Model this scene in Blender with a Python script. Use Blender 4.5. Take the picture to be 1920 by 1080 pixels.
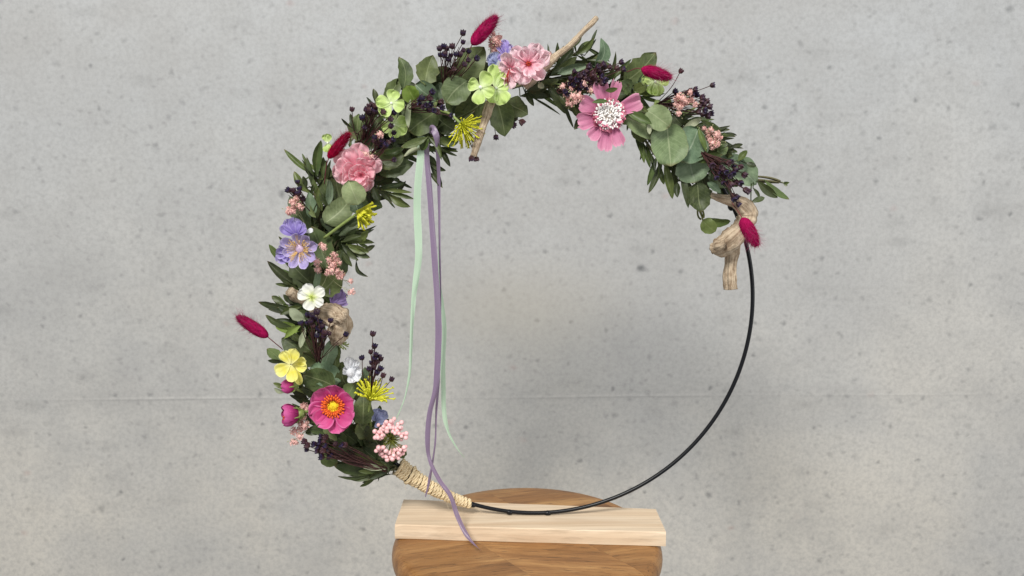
import bpy, math, random
from mathutils import Vector, Matrix, noise, Quaternion
for o in list(bpy.data.objects): bpy.data.objects.remove(o)
SC = bpy.context.scene
COL = SC.collection
R = random.Random(7)
# ------------------------------------------------------------------ camera
F = 1400.0; PITCH = math.radians(6.5); CAM = Vector((0, -0.70, 0.303))
cd = bpy.data.cameras.new('camera'); cam = bpy.data.objects.new('camera', cd); COL.objects.link(cam)
cam.location = CAM; cam.rotation_euler = (math.radians(90) - PITCH, 0, 0)
cd.sensor_width = 36; cd.lens = F / 1920 * 36; cd.clip_start = 0.01; cd.clip_end = 50
SC.camera = cam
# ------------------------------------------------------------------ light
w = bpy.data.worlds.new('World'); SC.world = w; w.use_nodes = True
w.node_tree.nodes['Background'].inputs[0].default_value = (0.97, 0.985, 1.0, 1)
w.node_tree.nodes['Background'].inputs[1].default_value = 0.30
def area(name, loc, target, size, power, col):
    l = bpy.data.lights.new(name, 'AREA'); l.shape = 'SQUARE'; l.size = size; l.energy = power; l.color = col
    o = bpy.data.objects.new(name, l); COL.objects.link(o); o.location = loc
    o.rotation_euler = (Vector(target) - Vector(loc)).to_track_quat('-Z', 'Y').to_euler()
area('window_light', (-0.8, -2.0, 2.2), (0.05, 0.3, -0.1), 0.8, 82, (1.0, 0.975, 0.93))
area('room_light', (1.9, -1.7, 0.7), (0, 0.3, -0.2), 1.5, 22, (1.0, 0.99, 0.97))
SC.view_settings.view_transform = 'Standard'; SC.view_settings.look = 'None'
SC.view_settings.exposure = 0.32; SC.view_settings.gamma = 1
SC.render.engine = 'CYCLES'
# ------------------------------------------------------------------ helpers
S = 0.0005045                         # metres that one photo pixel covers at the hoop
FW = Vector((0, math.cos(PITCH), -math.sin(PITCH))); UP = Vector((0, math.sin(PITCH), math.cos(PITCH)))
def ray(px, py): return FW + Vector((1, 0, 0)) * ((px - 960) / F) + UP * ((540 - py) / F)
def at(px, py, d=0.0):                # point at depth d in front of the hoop's plane
    r = ray(px, py); return CAM + r * ((-d - CAM.y) / r.y)
def onz(px, py, z):
    r = ray(px, py); return CAM + r * ((z - CAM.z) / r.z)
class MB:
    def __init__(s): s.v = []; s.f = []; s.uv = []; s.mi = []
    def add(s, vs, fs, uvs=None, mi=0):
        o = len(s.v); s.v += [Vector(p) for p in vs]
        s.uv += uvs if uvs else [(0.5, 0.5)] * len(vs)
        for f in fs: s.f.append(tuple(i + o for i in f)); s.mi.append(mi)
    def mesh(s, name, mats, org=Vector((0, 0, 0)), smooth=True):
        me = bpy.data.meshes.new(name); me.from_pydata([p - org for p in s.v], [], s.f)
        ul = me.uv_layers.new(name='UVMap')
        li = [0] * len(me.loops); me.loops.foreach_get('vertex_index', li)
        buf = []
        for i in li: buf += s.uv[i]
        ul.data.foreach_set('uv', buf)
        for m in (mats if isinstance(mats, (list, tuple)) else [mats]): me.materials.append(m)
        me.polygons.foreach_set('material_index', s.mi)
        if smooth: me.polygons.foreach_set('use_smooth', [True] * len(me.polygons))
        me.update(); return me
def tag(o, label=None, cat=None, group=None, kind=None):
    if label: o['label'] = label
    if cat: o['category'] = cat
    if group: o['group'] = group
    if kind: o['kind'] = kind
    return o
def thing(name, loc, label, cat, group=None):
    o = bpy.data.objects.new(name, None); COL.objects.link(o); o.location = loc; o.empty_display_size = 0.005
    return tag(o, label, cat, group)
def part(name, mb, mats, root=None, smooth=True):
    org = root.location if root else Vector((0, 0, 0))
    # world-space vertices -> local to the thing
    o = bpy.data.objects.new(name, mb.mesh(name, mats, org, smooth)); COL.objects.link(o)
    if root: o.parent = root
    return o
def inst(name, me, root, loc, rot=None, sc=1.0):
    o = bpy.data.objects.new(name, me); COL.objects.link(o); o.parent = root
    o.location = Vector(loc) - root.location
    if rot is not None: o.rotation_mode = 'QUATERNION'; o.rotation_quaternion = rot
    o.scale = (sc, sc, sc) if not isinstance(sc, (tuple, list)) else sc
    return o
def smoothpath(P, n=6):
    P = [Vector(p) for p in P]
    if len(P) < 3: return [P[0].lerp(P[-1], i / n) for i in range(n + 1)]
    out = []
    for i in range(len(P) - 1):
        a = P[i - 1] if i else P[0] * 2 - P[1]; b = P[i]; c = P[i + 1]; d = P[i + 2] if i + 2 < len(P) else P[-1] * 2 - P[-2]
        for k in range(n):
            t = k / n
            out.append(0.5 * ((2 * b) + (c - a) * t + (2 * a - 5 * b + 4 * c - d) * t * t + (3 * b - a - 3 * c + d) * t ** 3))
    out.append(P[-1]); return out
def interp(tab, t):
    for (a, x), (b, y) in zip(tab, tab[1:]):
        if t <= b: return x + (y - x) * (t - a) / max(1e-9, b - a)
    return tab[-1][1]
def frames(P):
    T = [(P[min(i + 1, len(P) - 1)] - P[max(i - 1, 0)]).normalized() for i in range(len(P))]
    n = T[0].orthogonal().normalized(); out = []
    for i, t in enumerate(T):
        n = (n - t * n.dot(t)); n = n.normalized() if n.length > 1e-6 else t.orthogonal().normalized()
        out.append((t, n, t.cross(n)))
    return out
def tube(mb, P, rad, seg=6, disp=None, mi=0, cap=True):
    P = [Vector(p) for p in P]; fr = frames(P); vs = []; uv = []; N = len(P)
    for i, (p, (t, n, b)) in enumerate(zip(P, fr)):
        r = rad(i / (N - 1)) if callable(rad) else rad
        for k in range(seg):
            a = 2 * math.pi * k / seg; dr = n * math.cos(a) + b * math.sin(a)
            rr = r + (disp(p, a, i / (N - 1), r) if disp else 0)
            vs.append(p + dr * rr); uv.append((k / seg, i / (N - 1)))
    fs = [(i * seg + k, i * seg + (k + 1) % seg, (i + 1) * seg + (k + 1) % seg, (i + 1) * seg + k) for i in range(N - 1) for k in range(seg)]
    if cap:
        o = len(vs); vs += [P[0], P[-1]]; uv += [(0.5, 0), (0.5, 1)]
        for k in range(seg):
            fs.append((o, (k + 1) % seg, k)); fs.append((o + 1, (N - 1) * seg + k, (N - 1) * seg + (k + 1) % seg))
    mb.add(vs, fs, uv, mi)
def ball(mb, c, r, seg=8, rings=5, ax=None, stretch=1.0, mi=0, jit=0):
    q = Vector((0, 0, 1)).rotation_difference(ax) if ax is not None else Quaternion()
    vs = []; uv = []
    for i in range(rings + 1):
        th = math.pi * i / rings
        for k in range(seg):
            a = 2 * math.pi * k / seg
            rr = r * (1 + (R.uniform(-jit, jit) if jit else 0))
            vs.append(Vector(c) + q @ Vector((rr * math.sin(th) * math.cos(a), rr * math.sin(th) * math.sin(a), -rr * stretch * math.cos(th)))); uv.append((k / seg, i / rings))
    fs = [(i * seg + k, i * seg + (k + 1) % seg, (i + 1) * seg + (k + 1) % seg, (i + 1) * seg + k) for i in range(rings) for k in range(seg)]
    mb.add(vs, fs, uv, mi)
# ------------------------------------------------------------------ materials
def hexlin(r, g, b):
    f = lambda c: (c / 255) / 12.92 if c / 255 <= 0.04045 else ((c / 255 + 0.055) / 1.055) ** 2.4
    return (f(r), f(g), f(b), 1)
class NT:
    def __init__(s, name):
        s.m = bpy.data.materials.new(name); s.m.use_nodes = True; s.t = s.m.node_tree; s.p = s.t.nodes['Principled BSDF']
        s.out = s.t.nodes['Material Output']
    def n(s, typ, **kw):
        nd = s.t.nodes.new(typ)
        for k, v in kw.items():
            if k.startswith('i_'):
                key = k[2:]; key = int(key) if key.isdigit() else key
                if hasattr(v, 'is_output') or isinstance(v, bpy.types.NodeSocket): s.t.links.new(v, nd.inputs[key])
                else: nd.inputs[key].default_value = v
            else: setattr(nd, k, v)
        return nd
    def l(s, a, b): s.t.links.new(a, b)
    def math(s, op, a, b=0.0, c=None, clamp=False):
        nd = s.n('ShaderNodeMath', operation=op, use_clamp=clamp)
        for i, x in enumerate((a, b) + ((c,) if c is not None else ())):
            if isinstance(x, bpy.types.NodeSocket): s.l(x, nd.inputs[i])
            else: nd.inputs[i].default_value = x
        return nd.outputs[0]
    def ramp(s, fac, stops, interp='LINEAR'):
        nd = s.n('ShaderNodeValToRGB'); nd.color_ramp.interpolation = interp
        e = nd.color_ramp.elements
        while len(e) < len(stops): e.new(0.5)
        for el, (p, c) in zip(e, stops): el.position = p; el.color = c if len(c) == 4 else (*c, 1)
        s.l(fac, nd.inputs[0]); return nd.outputs[0]
    def mix(s, fac, a, b, mode='MIX'):
        nd = s.n('ShaderNodeMix', data_type='RGBA', blend_type=mode)
        for i, x in ((0, fac), (6, a), (7, b)):
            if isinstance(x, bpy.types.NodeSocket): s.l(x, nd.inputs[i])
            else: nd.inputs[i].default_value = x
        return nd.outputs[2]
    def noise(s, vec, scale, detail=3, rough=0.55, dist=0.0):
        nd = s.n('ShaderNodeTexNoise'); nd.inputs['Scale'].default_value = scale; nd.inputs['Detail'].default_value = detail
        nd.inputs['Roughness'].default_value = rough; nd.inputs['Distortion'].default_value = dist
        if vec is not None: s.l(vec, nd.inputs['Vector'])
        return nd.outputs['Fac']
    def mapping(s, vec, scale=(1, 1, 1), rot=(0, 0, 0), loc=(0, 0, 0)):
        nd = s.n('ShaderNodeMapping'); s.l(vec, nd.inputs[0]); nd.inputs['Scale'].default_value = scale
        nd.inputs['Rotation'].default_value = rot; nd.inputs['Location'].default_value = loc; return nd.outputs[0]
    def pos(s): return s.n('ShaderNodeNewGeometry').outputs['Position']
    def bump(s, h, strength=0.3, dist=0.001):
        nd = s.n('ShaderNodeBump'); nd.inputs['Strength'].default_value = strength; nd.inputs['Distance'].default_value = dist
        s.l(h, nd.inputs['Height']); s.l(nd.outputs[0], s.p.inputs['Normal'])
    def translucent(s, col, fac):
        tr = s.n('ShaderNodeBsdfTranslucent'); mx = s.n('ShaderNodeMixShader'); mx.inputs[0].default_value = fac
        if isinstance(col, bpy.types.NodeSocket): s.l(col, tr.inputs[0])
        else: tr.inputs[0].default_value = col
        s.l(s.p.outputs[0], mx.inputs[1]); s.l(tr.outputs[0], mx.inputs[2]); s.l(mx.outputs[0], s.out.inputs[0])

def leaf_mat(name, dark, light, back, rib, veins=0.5, rough=0.5, var=0.35):
    k = NT(name); uv = k.n('ShaderNodeTexCoord').outputs['UV']
    sp = k.n('ShaderNodeSeparateXYZ'); k.l(uv, sp.inputs[0]); u, v = sp.outputs[0], sp.outputs[1]
    rnd = k.n('ShaderNodeObjectInfo').outputs['Random']
    au = k.math('ABSOLUTE', k.math('SUBTRACT', u, 0.5))
    P = k.pos()
    n1 = k.noise(P, 90, 4, 0.6); n2 = k.noise(P, 420, 3, 0.6)
    f = k.math('ADD', k.math('MULTIPLY', n1, 1.2), k.math('MULTIPLY', n2, 0.55))
    f = k.math('ADD', f, k.math('MULTIPLY', k.math('SUBTRACT', rnd, 0.5), var * 1.6))
    f = k.math('SUBTRACT', f, 0.42, clamp=True)
    col = k.mix(f, dark, light)
    # brown dried flecks
    fl = k.ramp(k.noise(P, 700, 2), [(0.66, (0, 0, 0)), (0.74, (1, 1, 1))])
    col = k.mix(k.math('MULTIPLY', fl, 0.25), col, hexlin(88, 78, 55))
    tip = k.math('MULTIPLY', k.math('SUBTRACT', k.math('ADD', v, k.math('MULTIPLY', n1, 0.12)), 0.97), 12.0, clamp=True)
    ed = k.math('MULTIPLY', k.math('SUBTRACT', k.math('ADD', au, k.math('MULTIPLY', n2, 0.08)), 0.51), 14.0, clamp=True)
    col = k.mix(k.math('MULTIPLY', k.math('MAXIMUM', tip, ed), k.math('MULTIPLY', k.math('GREATER_THAN', k.math('FRACT', k.math('MULTIPLY', rnd, 31.7)), 0.45), 0.55)), col, hexlin(112, 88, 56))
    hs = k.n('ShaderNodeHueSaturation'); k.l(col, hs.inputs['Color'])
    k.l(k.math('ADD', 0.485, k.math('MULTIPLY', k.math('FRACT', k.math('MULTIPLY', rnd, 7.3)), 0.035)), hs.inputs['Hue'])
    k.l(k.math('ADD', 1 - var * 0.5, k.math('MULTIPLY', k.math('FRACT', k.math('MULTIPLY', rnd, 13.7)), var)), hs.inputs['Value'])
    col = hs.outputs[0]
    sv = k.math('FRACT', k.math('ADD', k.math('SUBTRACT', k.math('MULTIPLY', v, 8.0), k.math('MULTIPLY', au, 5.0)), k.math('MULTIPLY', n1, 0.5)))
    sv = k.math('LESS_THAN', k.math('ABSOLUTE', k.math('SUBTRACT', sv, 0.5)), 0.045)
    mr = k.math('LESS_THAN', au, 0.022)
    vf = k.math('MAXIMUM', k.math('MULTIPLY', sv, 0.22 * veins), k.math('MULTIPLY', mr, 0.34))
    col = k.mix(vf, col, rib)
    bf = k.n('ShaderNodeNewGeometry').outputs['Backfacing']
    colb = k.mix(bf, col, k.mix(0.7, col, back))
    k.l(colb, k.p.inputs['Base Color']); k.p.inputs['Roughness'].default_value = rough
    k.p.inputs['Specular IOR Level'].default_value = 0.35
    h = k.math('ADD', k.math('MULTIPLY', n2, 0.5), k.math('MULTIPLY', vf, -1.0)); k.bump(h, 0.35, 0.0006)
    k.translucent(colb, 0.16); return k.m
G = hexlin
EUC = leaf_mat('eucalyptus_leaf_green', G(54, 66, 36), G(118, 132, 82), G(128, 142, 104), G(165, 172, 130))
TEAL = leaf_mat('eucalyptus_leaf_grey', G(72, 92, 68), G(140, 160, 128), G(150, 168, 148), G(182, 194, 170))
DARK = leaf_mat('eucalyptus_leaf_dark', G(36, 46, 26), G(84, 96, 56), G(105, 118, 90), G(130, 138, 105))
OLV = leaf_mat('olive_leaf_dark', G(34, 42, 24), G(78, 88, 52), G(118, 124, 98), G(105, 110, 75), 0.15, 0.42)
OLG = leaf_mat('olive_leaf_green', G(58, 72, 34), G(104, 118, 66), G(130, 138, 105), G(135, 140, 95), 0.15, 0.42)
PALE = leaf_mat('olive_leaf_underside', G(128, 134, 106), G(168, 174, 146), G(150, 156, 128), G(180, 184, 156), 0.1, 0.6, 0.2)
LIME = leaf_mat('young_leaf_green', G(96, 122, 44), G(140, 160, 86), G(150, 165, 100), G(160, 172, 110), 0.1, 0.45, 0.2)
def simple(name, c1, c2, scale=200, rough=0.6, bump=0.3, trans=0.0, spec=0.3, metal=0):
    k = NT(name); P = k.pos(); f = k.noise(P, scale, 4, 0.6); f2 = k.ramp(f, [(0.3, c1), (0.7, c2)])
    k.l(f2, k.p.inputs['Base Color']); k.p.inputs['Roughness'].default_value = rough; k.p.inputs['Specular IOR Level'].default_value = spec
    k.p.inputs['Metallic'].default_value = metal
    if bump: k.bump(f, bump, 0.0005)
    if trans: k.translucent(f2, trans)
    return k.m
def petal_mat(name, base, mid, tip, edge=None, streak=0.5, trans=0.28, rough=0.6, pos=(0.0, 0.45, 1.0), freq=40):
    k = NT(name); uv = k.n('ShaderNodeTexCoord').outputs['UV']
    sp = k.n('ShaderNodeSeparateXYZ'); k.l(uv, sp.inputs[0]); u, v = sp.outputs[0], sp.outputs[1]
    n = k.noise(k.pos(), 160, 3)
    vv = k.math('ADD', v, k.math('MULTIPLY', k.math('SUBTRACT', n, 0.5), 0.35))
    col = k.ramp(vv, [(pos[0], base), (pos[1], mid), (pos[2], tip)])
    st = k.noise(k.mapping(uv, (freq, 2.0, 1)), 1.0, 3)
    col = k.mix(k.math('MULTIPLY', k.ramp(st, [(0.45, (0, 0, 0)), (0.7, (1, 1, 1))]), 0.35 * streak), col, tuple(x * 0.8 for x in base[:3]) + (1,), 'MIX')
    if edge:
        au = k.math('ABSOLUTE', k.math('SUBTRACT', u, 0.5))
        e = k.math('MAXIMUM', k.math('MULTIPLY', k.math('SUBTRACT', au, 0.40), 10.0), k.math('MULTIPLY', k.math('SUBTRACT', v, 0.90), 10.0), clamp=True)
        col = k.mix(k.math('MULTIPLY', e, 0.75, clamp=True), col, edge)
    k.l(col, k.p.inputs['Base Color']); k.p.inputs['Roughness'].default_value = rough; k.p.inputs['Specular IOR Level'].default_value = 0.25
    k.bump(st, 0.35, 0.0005); k.translucent(col, trans); return k.m

# ------------------------------------------------------------------ backdrop
def build_backdrop():
    k = NT('printed_concrete_backdrop'); P = k.pos()
    big = k.noise(P, 2.2, 5, 0.55); mid = k.noise(P, 14, 5, 0.6); fine = k.noise(P, 160, 4, 0.7)
    # the print: cool grey above, warmer grey below, cloudy
    sz = k.n('ShaderNodeSeparateXYZ'); k.l(P, sz.inputs[0])
    t = k.math('ADD', k.math('MULTIPLY', sz.outputs[2], 0.9), k.math('MULTIPLY', big, 0.8))
    col = k.ramp(t, [(0.15, G(191, 187, 179)), (0.8, G(174, 176, 177))])
    col = k.mix(k.ramp(big, [(0.42, (0, 0, 0)), (0.68, (1, 1, 1))]), col, G(166, 166, 165))
    col = k.mix(k.math('MULTIPLY', k.ramp(mid, [(0.4, (0, 0, 0)), (0.75, (1, 1, 1))]), 0.35), col, G(154, 153, 151))
    col = k.mix(k.math('MULTIPLY', k.ramp(fine, [(0.4, (0, 0, 0)), (0.8, (1, 1, 1))]), 0.5), col, G(136, 136, 136))
    # printed pores, three sizes of blurred grey fleck
    nv = k.n('ShaderNodeTexNoise'); nv.inputs['Scale'].default_value = 60; k.l(P, nv.inputs['Vector'])
    vm = k.n('ShaderNodeVectorMath', operation='SCALE'); k.l(nv.outputs['Color'], vm.inputs[0]); vm.inputs['Scale'].default_value = 0.012
    va = k.n('ShaderNodeVectorMath', operation='ADD'); k.l(P, va.inputs[0]); k.l(vm.outputs[0], va.inputs[1])
    sv = k.n('ShaderNodeSeparateXYZ'); k.l(va.outputs[0], sv.inputs[0]); cv = k.n('ShaderNodeCombineXYZ'); k.l(sv.outputs[0], cv.inputs[0]); k.l(sv.outputs[2], cv.inputs[1])
    for sc, r0, r1, thr, amt, cc, st in ((18, 0.0, 0.11, 0.55, 0.75, G(84, 86, 88), 1.0), (31, 0.0, 0.18, 0.45, 0.5, G(94, 95, 97), 0.9), (58, 0.0, 0.28, 0.40, 0.36, G(98, 98, 98), 0.8), (6.5, 0.0, 0.055, 0.45, 1.0, G(62, 66, 70), 0.9), (20, 0.0, 0.28, 0.60, 0.26, G(98, 98, 98), 0.4), (11, 0.0, 0.08, 0.80, 0.3, G(150, 96, 88), 0.8)):
        vo = k.n('ShaderNodeTexVoronoi', voronoi_dimensions='2D'); vo.inputs['Scale'].default_value = sc
        k.l(k.mapping(cv.outputs[0], (st, 1.0, 1.0), loc=(sc * .37, sc * .11, 0)), vo.inputs['Vector'])
        f = k.n('ShaderNodeMapRange', interpolation_type='SMOOTHSTEP'); k.l(vo.outputs['Distance'], f.inputs[0])
        f.inputs[1].default_value = r1; f.inputs[2].default_value = r0; f.inputs[3].default_value = 0; f.inputs[4].default_value = 1
        sc2 = k.n('ShaderNodeSeparateColor'); k.l(vo.outputs['Color'], sc2.inputs[0])
        on = k.math('GREATER_THAN', sc2.outputs[0], thr)
        am = k.math('MULTIPLY', k.math('MULTIPLY', f.outputs[0], on), k.math('MULTIPLY', sc2.outputs[1], amt * 0.68), clamp=True)
        col = k.mix(am, col, cc)
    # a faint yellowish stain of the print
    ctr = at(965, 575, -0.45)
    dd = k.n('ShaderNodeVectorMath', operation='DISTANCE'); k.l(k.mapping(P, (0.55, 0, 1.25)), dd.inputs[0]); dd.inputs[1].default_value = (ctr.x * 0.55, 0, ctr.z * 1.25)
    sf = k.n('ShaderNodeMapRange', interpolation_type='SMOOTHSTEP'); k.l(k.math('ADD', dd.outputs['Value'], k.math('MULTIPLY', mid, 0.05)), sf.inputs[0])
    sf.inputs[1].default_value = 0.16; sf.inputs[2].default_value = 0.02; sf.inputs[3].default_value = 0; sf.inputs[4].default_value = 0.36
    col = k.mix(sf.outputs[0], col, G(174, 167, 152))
    shade_ctr = at(985, 655, -0.45)  # soft central shadow painted into the sheet's colour as a grey patch
    d2 = k.n('ShaderNodeVectorMath', operation='DISTANCE'); k.l(k.mapping(P, (0.6, 0, 1.0)), d2.inputs[0]); d2.inputs[1].default_value = (shade_ctr.x * 0.6, 0, shade_ctr.z)
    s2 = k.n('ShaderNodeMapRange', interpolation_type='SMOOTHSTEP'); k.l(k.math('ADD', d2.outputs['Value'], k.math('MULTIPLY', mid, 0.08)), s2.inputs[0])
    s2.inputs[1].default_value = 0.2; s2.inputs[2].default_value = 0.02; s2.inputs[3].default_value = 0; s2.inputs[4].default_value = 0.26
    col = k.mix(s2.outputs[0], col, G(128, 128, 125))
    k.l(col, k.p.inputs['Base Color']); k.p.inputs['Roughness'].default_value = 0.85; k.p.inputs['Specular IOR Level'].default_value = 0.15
    mb = MB(); xs = [-2.2 + 4.4 * i / 220 for i in range(221)]
    zc = at(960, 745, -0.45).z
    zs = [-1.2 + i * 0.02 for i in range(int((zc - 0.03 + 1.2) / 0.02))]
    zs += [zc - 0.03 + i * 0.0008 for i in range(76)]
    z = zs[-1] + 0.02
    while z < 2.0: zs.append(z); z += 0.02
    vs = []
    for z in zs:
        for x in xs:
            c = zc + 0.004 * noise.noise(Vector((x * 2, 1, 0))) + 0.014 * max(0, x - 0.3) - 0.006 * max(0, -x - .2)
            y = 0.45 + 0.012 * noise.noise(Vector((x * 1.1, z * 1.6, 3))) - 0.0007 * math.exp(-((z - c) / 0.0022) ** 2) * max(0, 0.45 + 1.1 * noise.noise(Vector((x * 3, 5, 0)))) + 0.0015 * math.tanh((c - z) / 0.02)
            e = ((x - 0.03) / 0.35) ** 2 + ((z - 0.17) / 0.13) ** 2
            y -= 0.011 * math.exp(-e)
            vs.append((x, y, z))
    nx = len(xs)
    fs = [(j * nx + i, j * nx + i + 1, (j + 1) * nx + i + 1, (j + 1) * nx + i) for j in range(len(zs) - 1) for i in range(nx - 1)]
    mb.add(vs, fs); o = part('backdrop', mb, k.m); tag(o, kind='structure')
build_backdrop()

# ------------------------------------------------------------------ stool and board
def wood_mat(name, a, b, c, warm, scale, planks=False):
    k = NT(name); tc = k.n('ShaderNodeTexCoord').outputs['Object']
    P = tc
    if planks:   # glued staves, each with its own grain direction
        sx = k.n('ShaderNodeSeparateXYZ'); k.l(k.mapping(P, rot=(0, 0, math.radians(-38))), sx.inputs[0])
        idf = k.math('FLOOR', k.math('MULTIPLY', k.math('ADD', sx.outputs[0], 0.047), 12.5))
        rr = k.n('ShaderNodeTexWhiteNoise', noise_dimensions='1D'); k.l(idf, rr.inputs['W'])
        rot = k.n('ShaderNodeVectorRotate', rotation_type='Z_AXIS'); k.l(P, rot.inputs['Vector'])
        k.l(k.math('ADD', -0.35, k.math('MULTIPLY', rr.outputs['Value'], 0.75)), rot.inputs['Angle'])
        cb = k.n('ShaderNodeCombineXYZ'); k.l(k.math('MULTIPLY', rr.outputs['Value'], 3.0), cb.inputs[1]); k.l(k.math('MULTIPLY', rr.outputs['Value'], 7.0), cb.inputs[2])
        ad = k.n('ShaderNodeVectorMath', operation='ADD'); k.l(rot.outputs[0], ad.inputs[0]); k.l(cb.outputs[0], ad.inputs[1]); P = ad.outputs[0]
    g = k.noise(k.mapping(P, (scale[0], scale[1], scale[2])), 1.0, 5, 0.6, 0.6)
    f = k.noise(k.mapping(P, (scale[0] * 1.6, scale[1] * 7, scale[2] * 5)), 1.0, 4, 0.65, 0.2)
    col = k.ramp(g, [(0.30, a), (0.5, b), (0.70, c)])
    col = k.mix(k.math('MULTIPLY', k.ramp(f, [(0.45, (0, 0, 0)), (0.72, (1, 1, 1))]), 0.45), col, tuple(x * 0.5 for x in a[:3]) + (1,))
    if planks:
        br = k.noise(P, 22, 2); pores = k.noise(k.mapping(P, (60, 900, 900)), 1.0, 2)
        col = k.mix(k.math('MULTIPLY', k.ramp(pores, [(0.62, (0, 0, 0)), (0.68, (1, 1, 1))]), 0.75), col, G(52, 34, 20))
        col = k.mix(k.math('MULTIPLY', k.ramp(k.noise(k.mapping(P, (9, 22, 9)), 1.0, 2), [(0.62, (0, 0, 0)), (0.75, (1, 1, 1))]), 0.6), col, warm)
        vn = k.n('ShaderNodeHueSaturation'); k.l(col, vn.inputs['Color']); k.l(k.math('ADD', 0.88, k.math('MULTIPLY', rr.outputs['Value'], 0.24)), vn.inputs['Value']); col = vn.outputs[0]
        seam = k.math('LESS_THAN', k.math('FRACT', k.math('MULTIPLY', k.math('ADD', sx.outputs[0], 0.047), 12.5)), 0.006)
        col = k.mix(k.math('MULTIPLY', seam, 0.3), col, G(60, 40, 24))
        k.p.inputs['Roughness'].default_value = 0.38; k.p.inputs['Specular IOR Level'].default_value = 0.45
    else:
        k.p.inputs['Roughness'].default_value = 0.62; k.p.inputs['Specular IOR Level'].default_value = 0.25
        col = k.mix(k.math('MULTIPLY', k.ramp(k.noise(k.mapping(P, (5, 45, 60)), 1.0, 3, 0.5, 1.0), [(0.50, (0, 0, 0)), (0.66, (1, 1, 1))]), 0.55), col, warm)
    k.l(col, k.p.inputs['Base Color']); k.bump(f, 0.25, 0.0006); return k.m
STOOLW = wood_mat('acacia_wood', G(122, 82, 44), G(152, 108, 62), G(182, 138, 86), G(96, 62, 34), (10, 60, 60), True)
BOARDW = wood_mat('pale_poplar_wood', G(202, 178, 150), G(216, 195, 168), G(224, 206, 182), G(184, 156, 126), (3.5, 60, 60))
def lathe(mb, c, prof, seg=96):
    vs = []
    for r, z in prof:
        for k in range(seg):
            a = 2 * math.pi * k / seg; vs.append((c[0] + r * math.cos(a), c[1] + r * math.sin(a), c[2] + z))
    n = len(prof)
    fs = [(i * seg + k, i * seg + (k + 1) % seg, (i + 1) * seg + (k + 1) % seg, (i + 1) * seg + k) for i in range(n - 1) for k in range(seg)]
    mb.add(vs, fs)
BT = 0.0135
mb = MB(); rt = 0.1282
pr = [(0.0001, 0), (0.05, 0), (0.09, 0), (rt - 0.016, 0), (rt - 0.012, -0.0004)]
for q_ in range(15):
    a_ = math.pi * (q_ + 1) / 16; pr.append((rt - 0.010 + 0.010 * math.sin(a_) ** .8, -0.0125 + 0.012 * math.cos(a_)))
pr += [(rt - 0.016, -0.025), (0.06, -0.025), (0.0001, -0.025)]
lathe(mb, (0, 0, 0), [(r, z) for r, z in reversed(pr)])
st = part('wooden_stool', mb, STOOLW); st.location = (0.0142, -0.0145, -BT - 0.0003)
tag(st, 'round brown acacia wood stool top with thick rounded rim under the pale board', 'stool')
mb = MB()
BL, BR, FR, FL = onz(758, 935, 0), onz(1229, 953, 0), onz(1249, 998, 0), onz(740, 984, 0)
nx = 60; bp = []
cross = [(1.0, -BT), (1.004, -BT * 0.5), (0.995, -0.0008), (0.98, 0), (0.75, 0.0002), (0.5, 0.0), (0.25, 0.0002), (0.03, 0), (0.0, -0.0012), (-0.003, -BT * .5), (0.0, -BT)]
vs = []
for i in range(nx + 1):
    t = i / nx; b = BL.lerp(BR, t); f = FL.lerp(FR, t)
    wob = 0.0006 * noise.noise(Vector((t * 6, 0, 0)))
    for s_, z in cross:
        p = b.lerp(f, s_); 
        ef = 0.0016 * max(0, 1 - min(t, 1 - t) * 40) if -1 < z < -0.0 else 0
        vs.append((p.x + (0.0008 * noise.noise(Vector((s_ * 8, t * 2, 9)))), p.y + wob, p.z * 1 + z + (-ef if z > -BT else 0) - 0.0001))
nc = len(cross)
fs = [(i * nc + j, i * nc + (j + 1) % nc, (i + 1) * nc + (j + 1) % nc, (i + 1) * nc + j) for i in range(nx) for j in range(nc)]
fs += [tuple(range(nc))[::-1], tuple(nx * nc + j for j in range(nc))]
mb.add(vs, fs); bo = part('wooden_board', mb, BOARDW, smooth=False)
tag(bo, 'pale unfinished wooden board lying across the stool under the black hoop', 'board')

# ------------------------------------------------------------------ hoop
RC = Vector((0.0217, 0, 0.2079)); RR = 0.2058; TR = 0.0019
def hoop(px, py):                  # nearest angle on the hoop
    p = at(px, py, 0) - RC; return math.atan2(p.z, p.x)
def hp(a, r=RR, d=0): return Vector((RC.x + r * math.cos(a), -d, RC.z + r * math.sin(a)))
BLACK = simple('black_powder_coat', G(9, 11, 15), G(15, 17, 22), 600, 0.35, 0.08, spec=0.3)
ht = thing('metal_hoop', hp(-math.pi / 2), 'thin black metal hoop standing on the pale board, bare along its lower right half', 'hoop')
mb = MB(); P = [hp(2 * math.pi * i / 240) for i in range(241)]; tube(mb, P, TR, 12, cap=False); part('hoop_tube', mb, BLACK, ht)
for (px, py) in ((955, 962), (1027, 963), (1361, 393), (1373, 421), (886, 948)):
    a = hoop(px, py); mb = MB(); tgt = hp(a, RR + 0.0006 if py > 500 else RR - 0.0022)
    ball(mb, tgt, 0.0027, 10, 8, Vector((-math.sin(a), 0, math.cos(a))), 1.35); part('joint_nub', mb, BLACK, ht)
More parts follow.
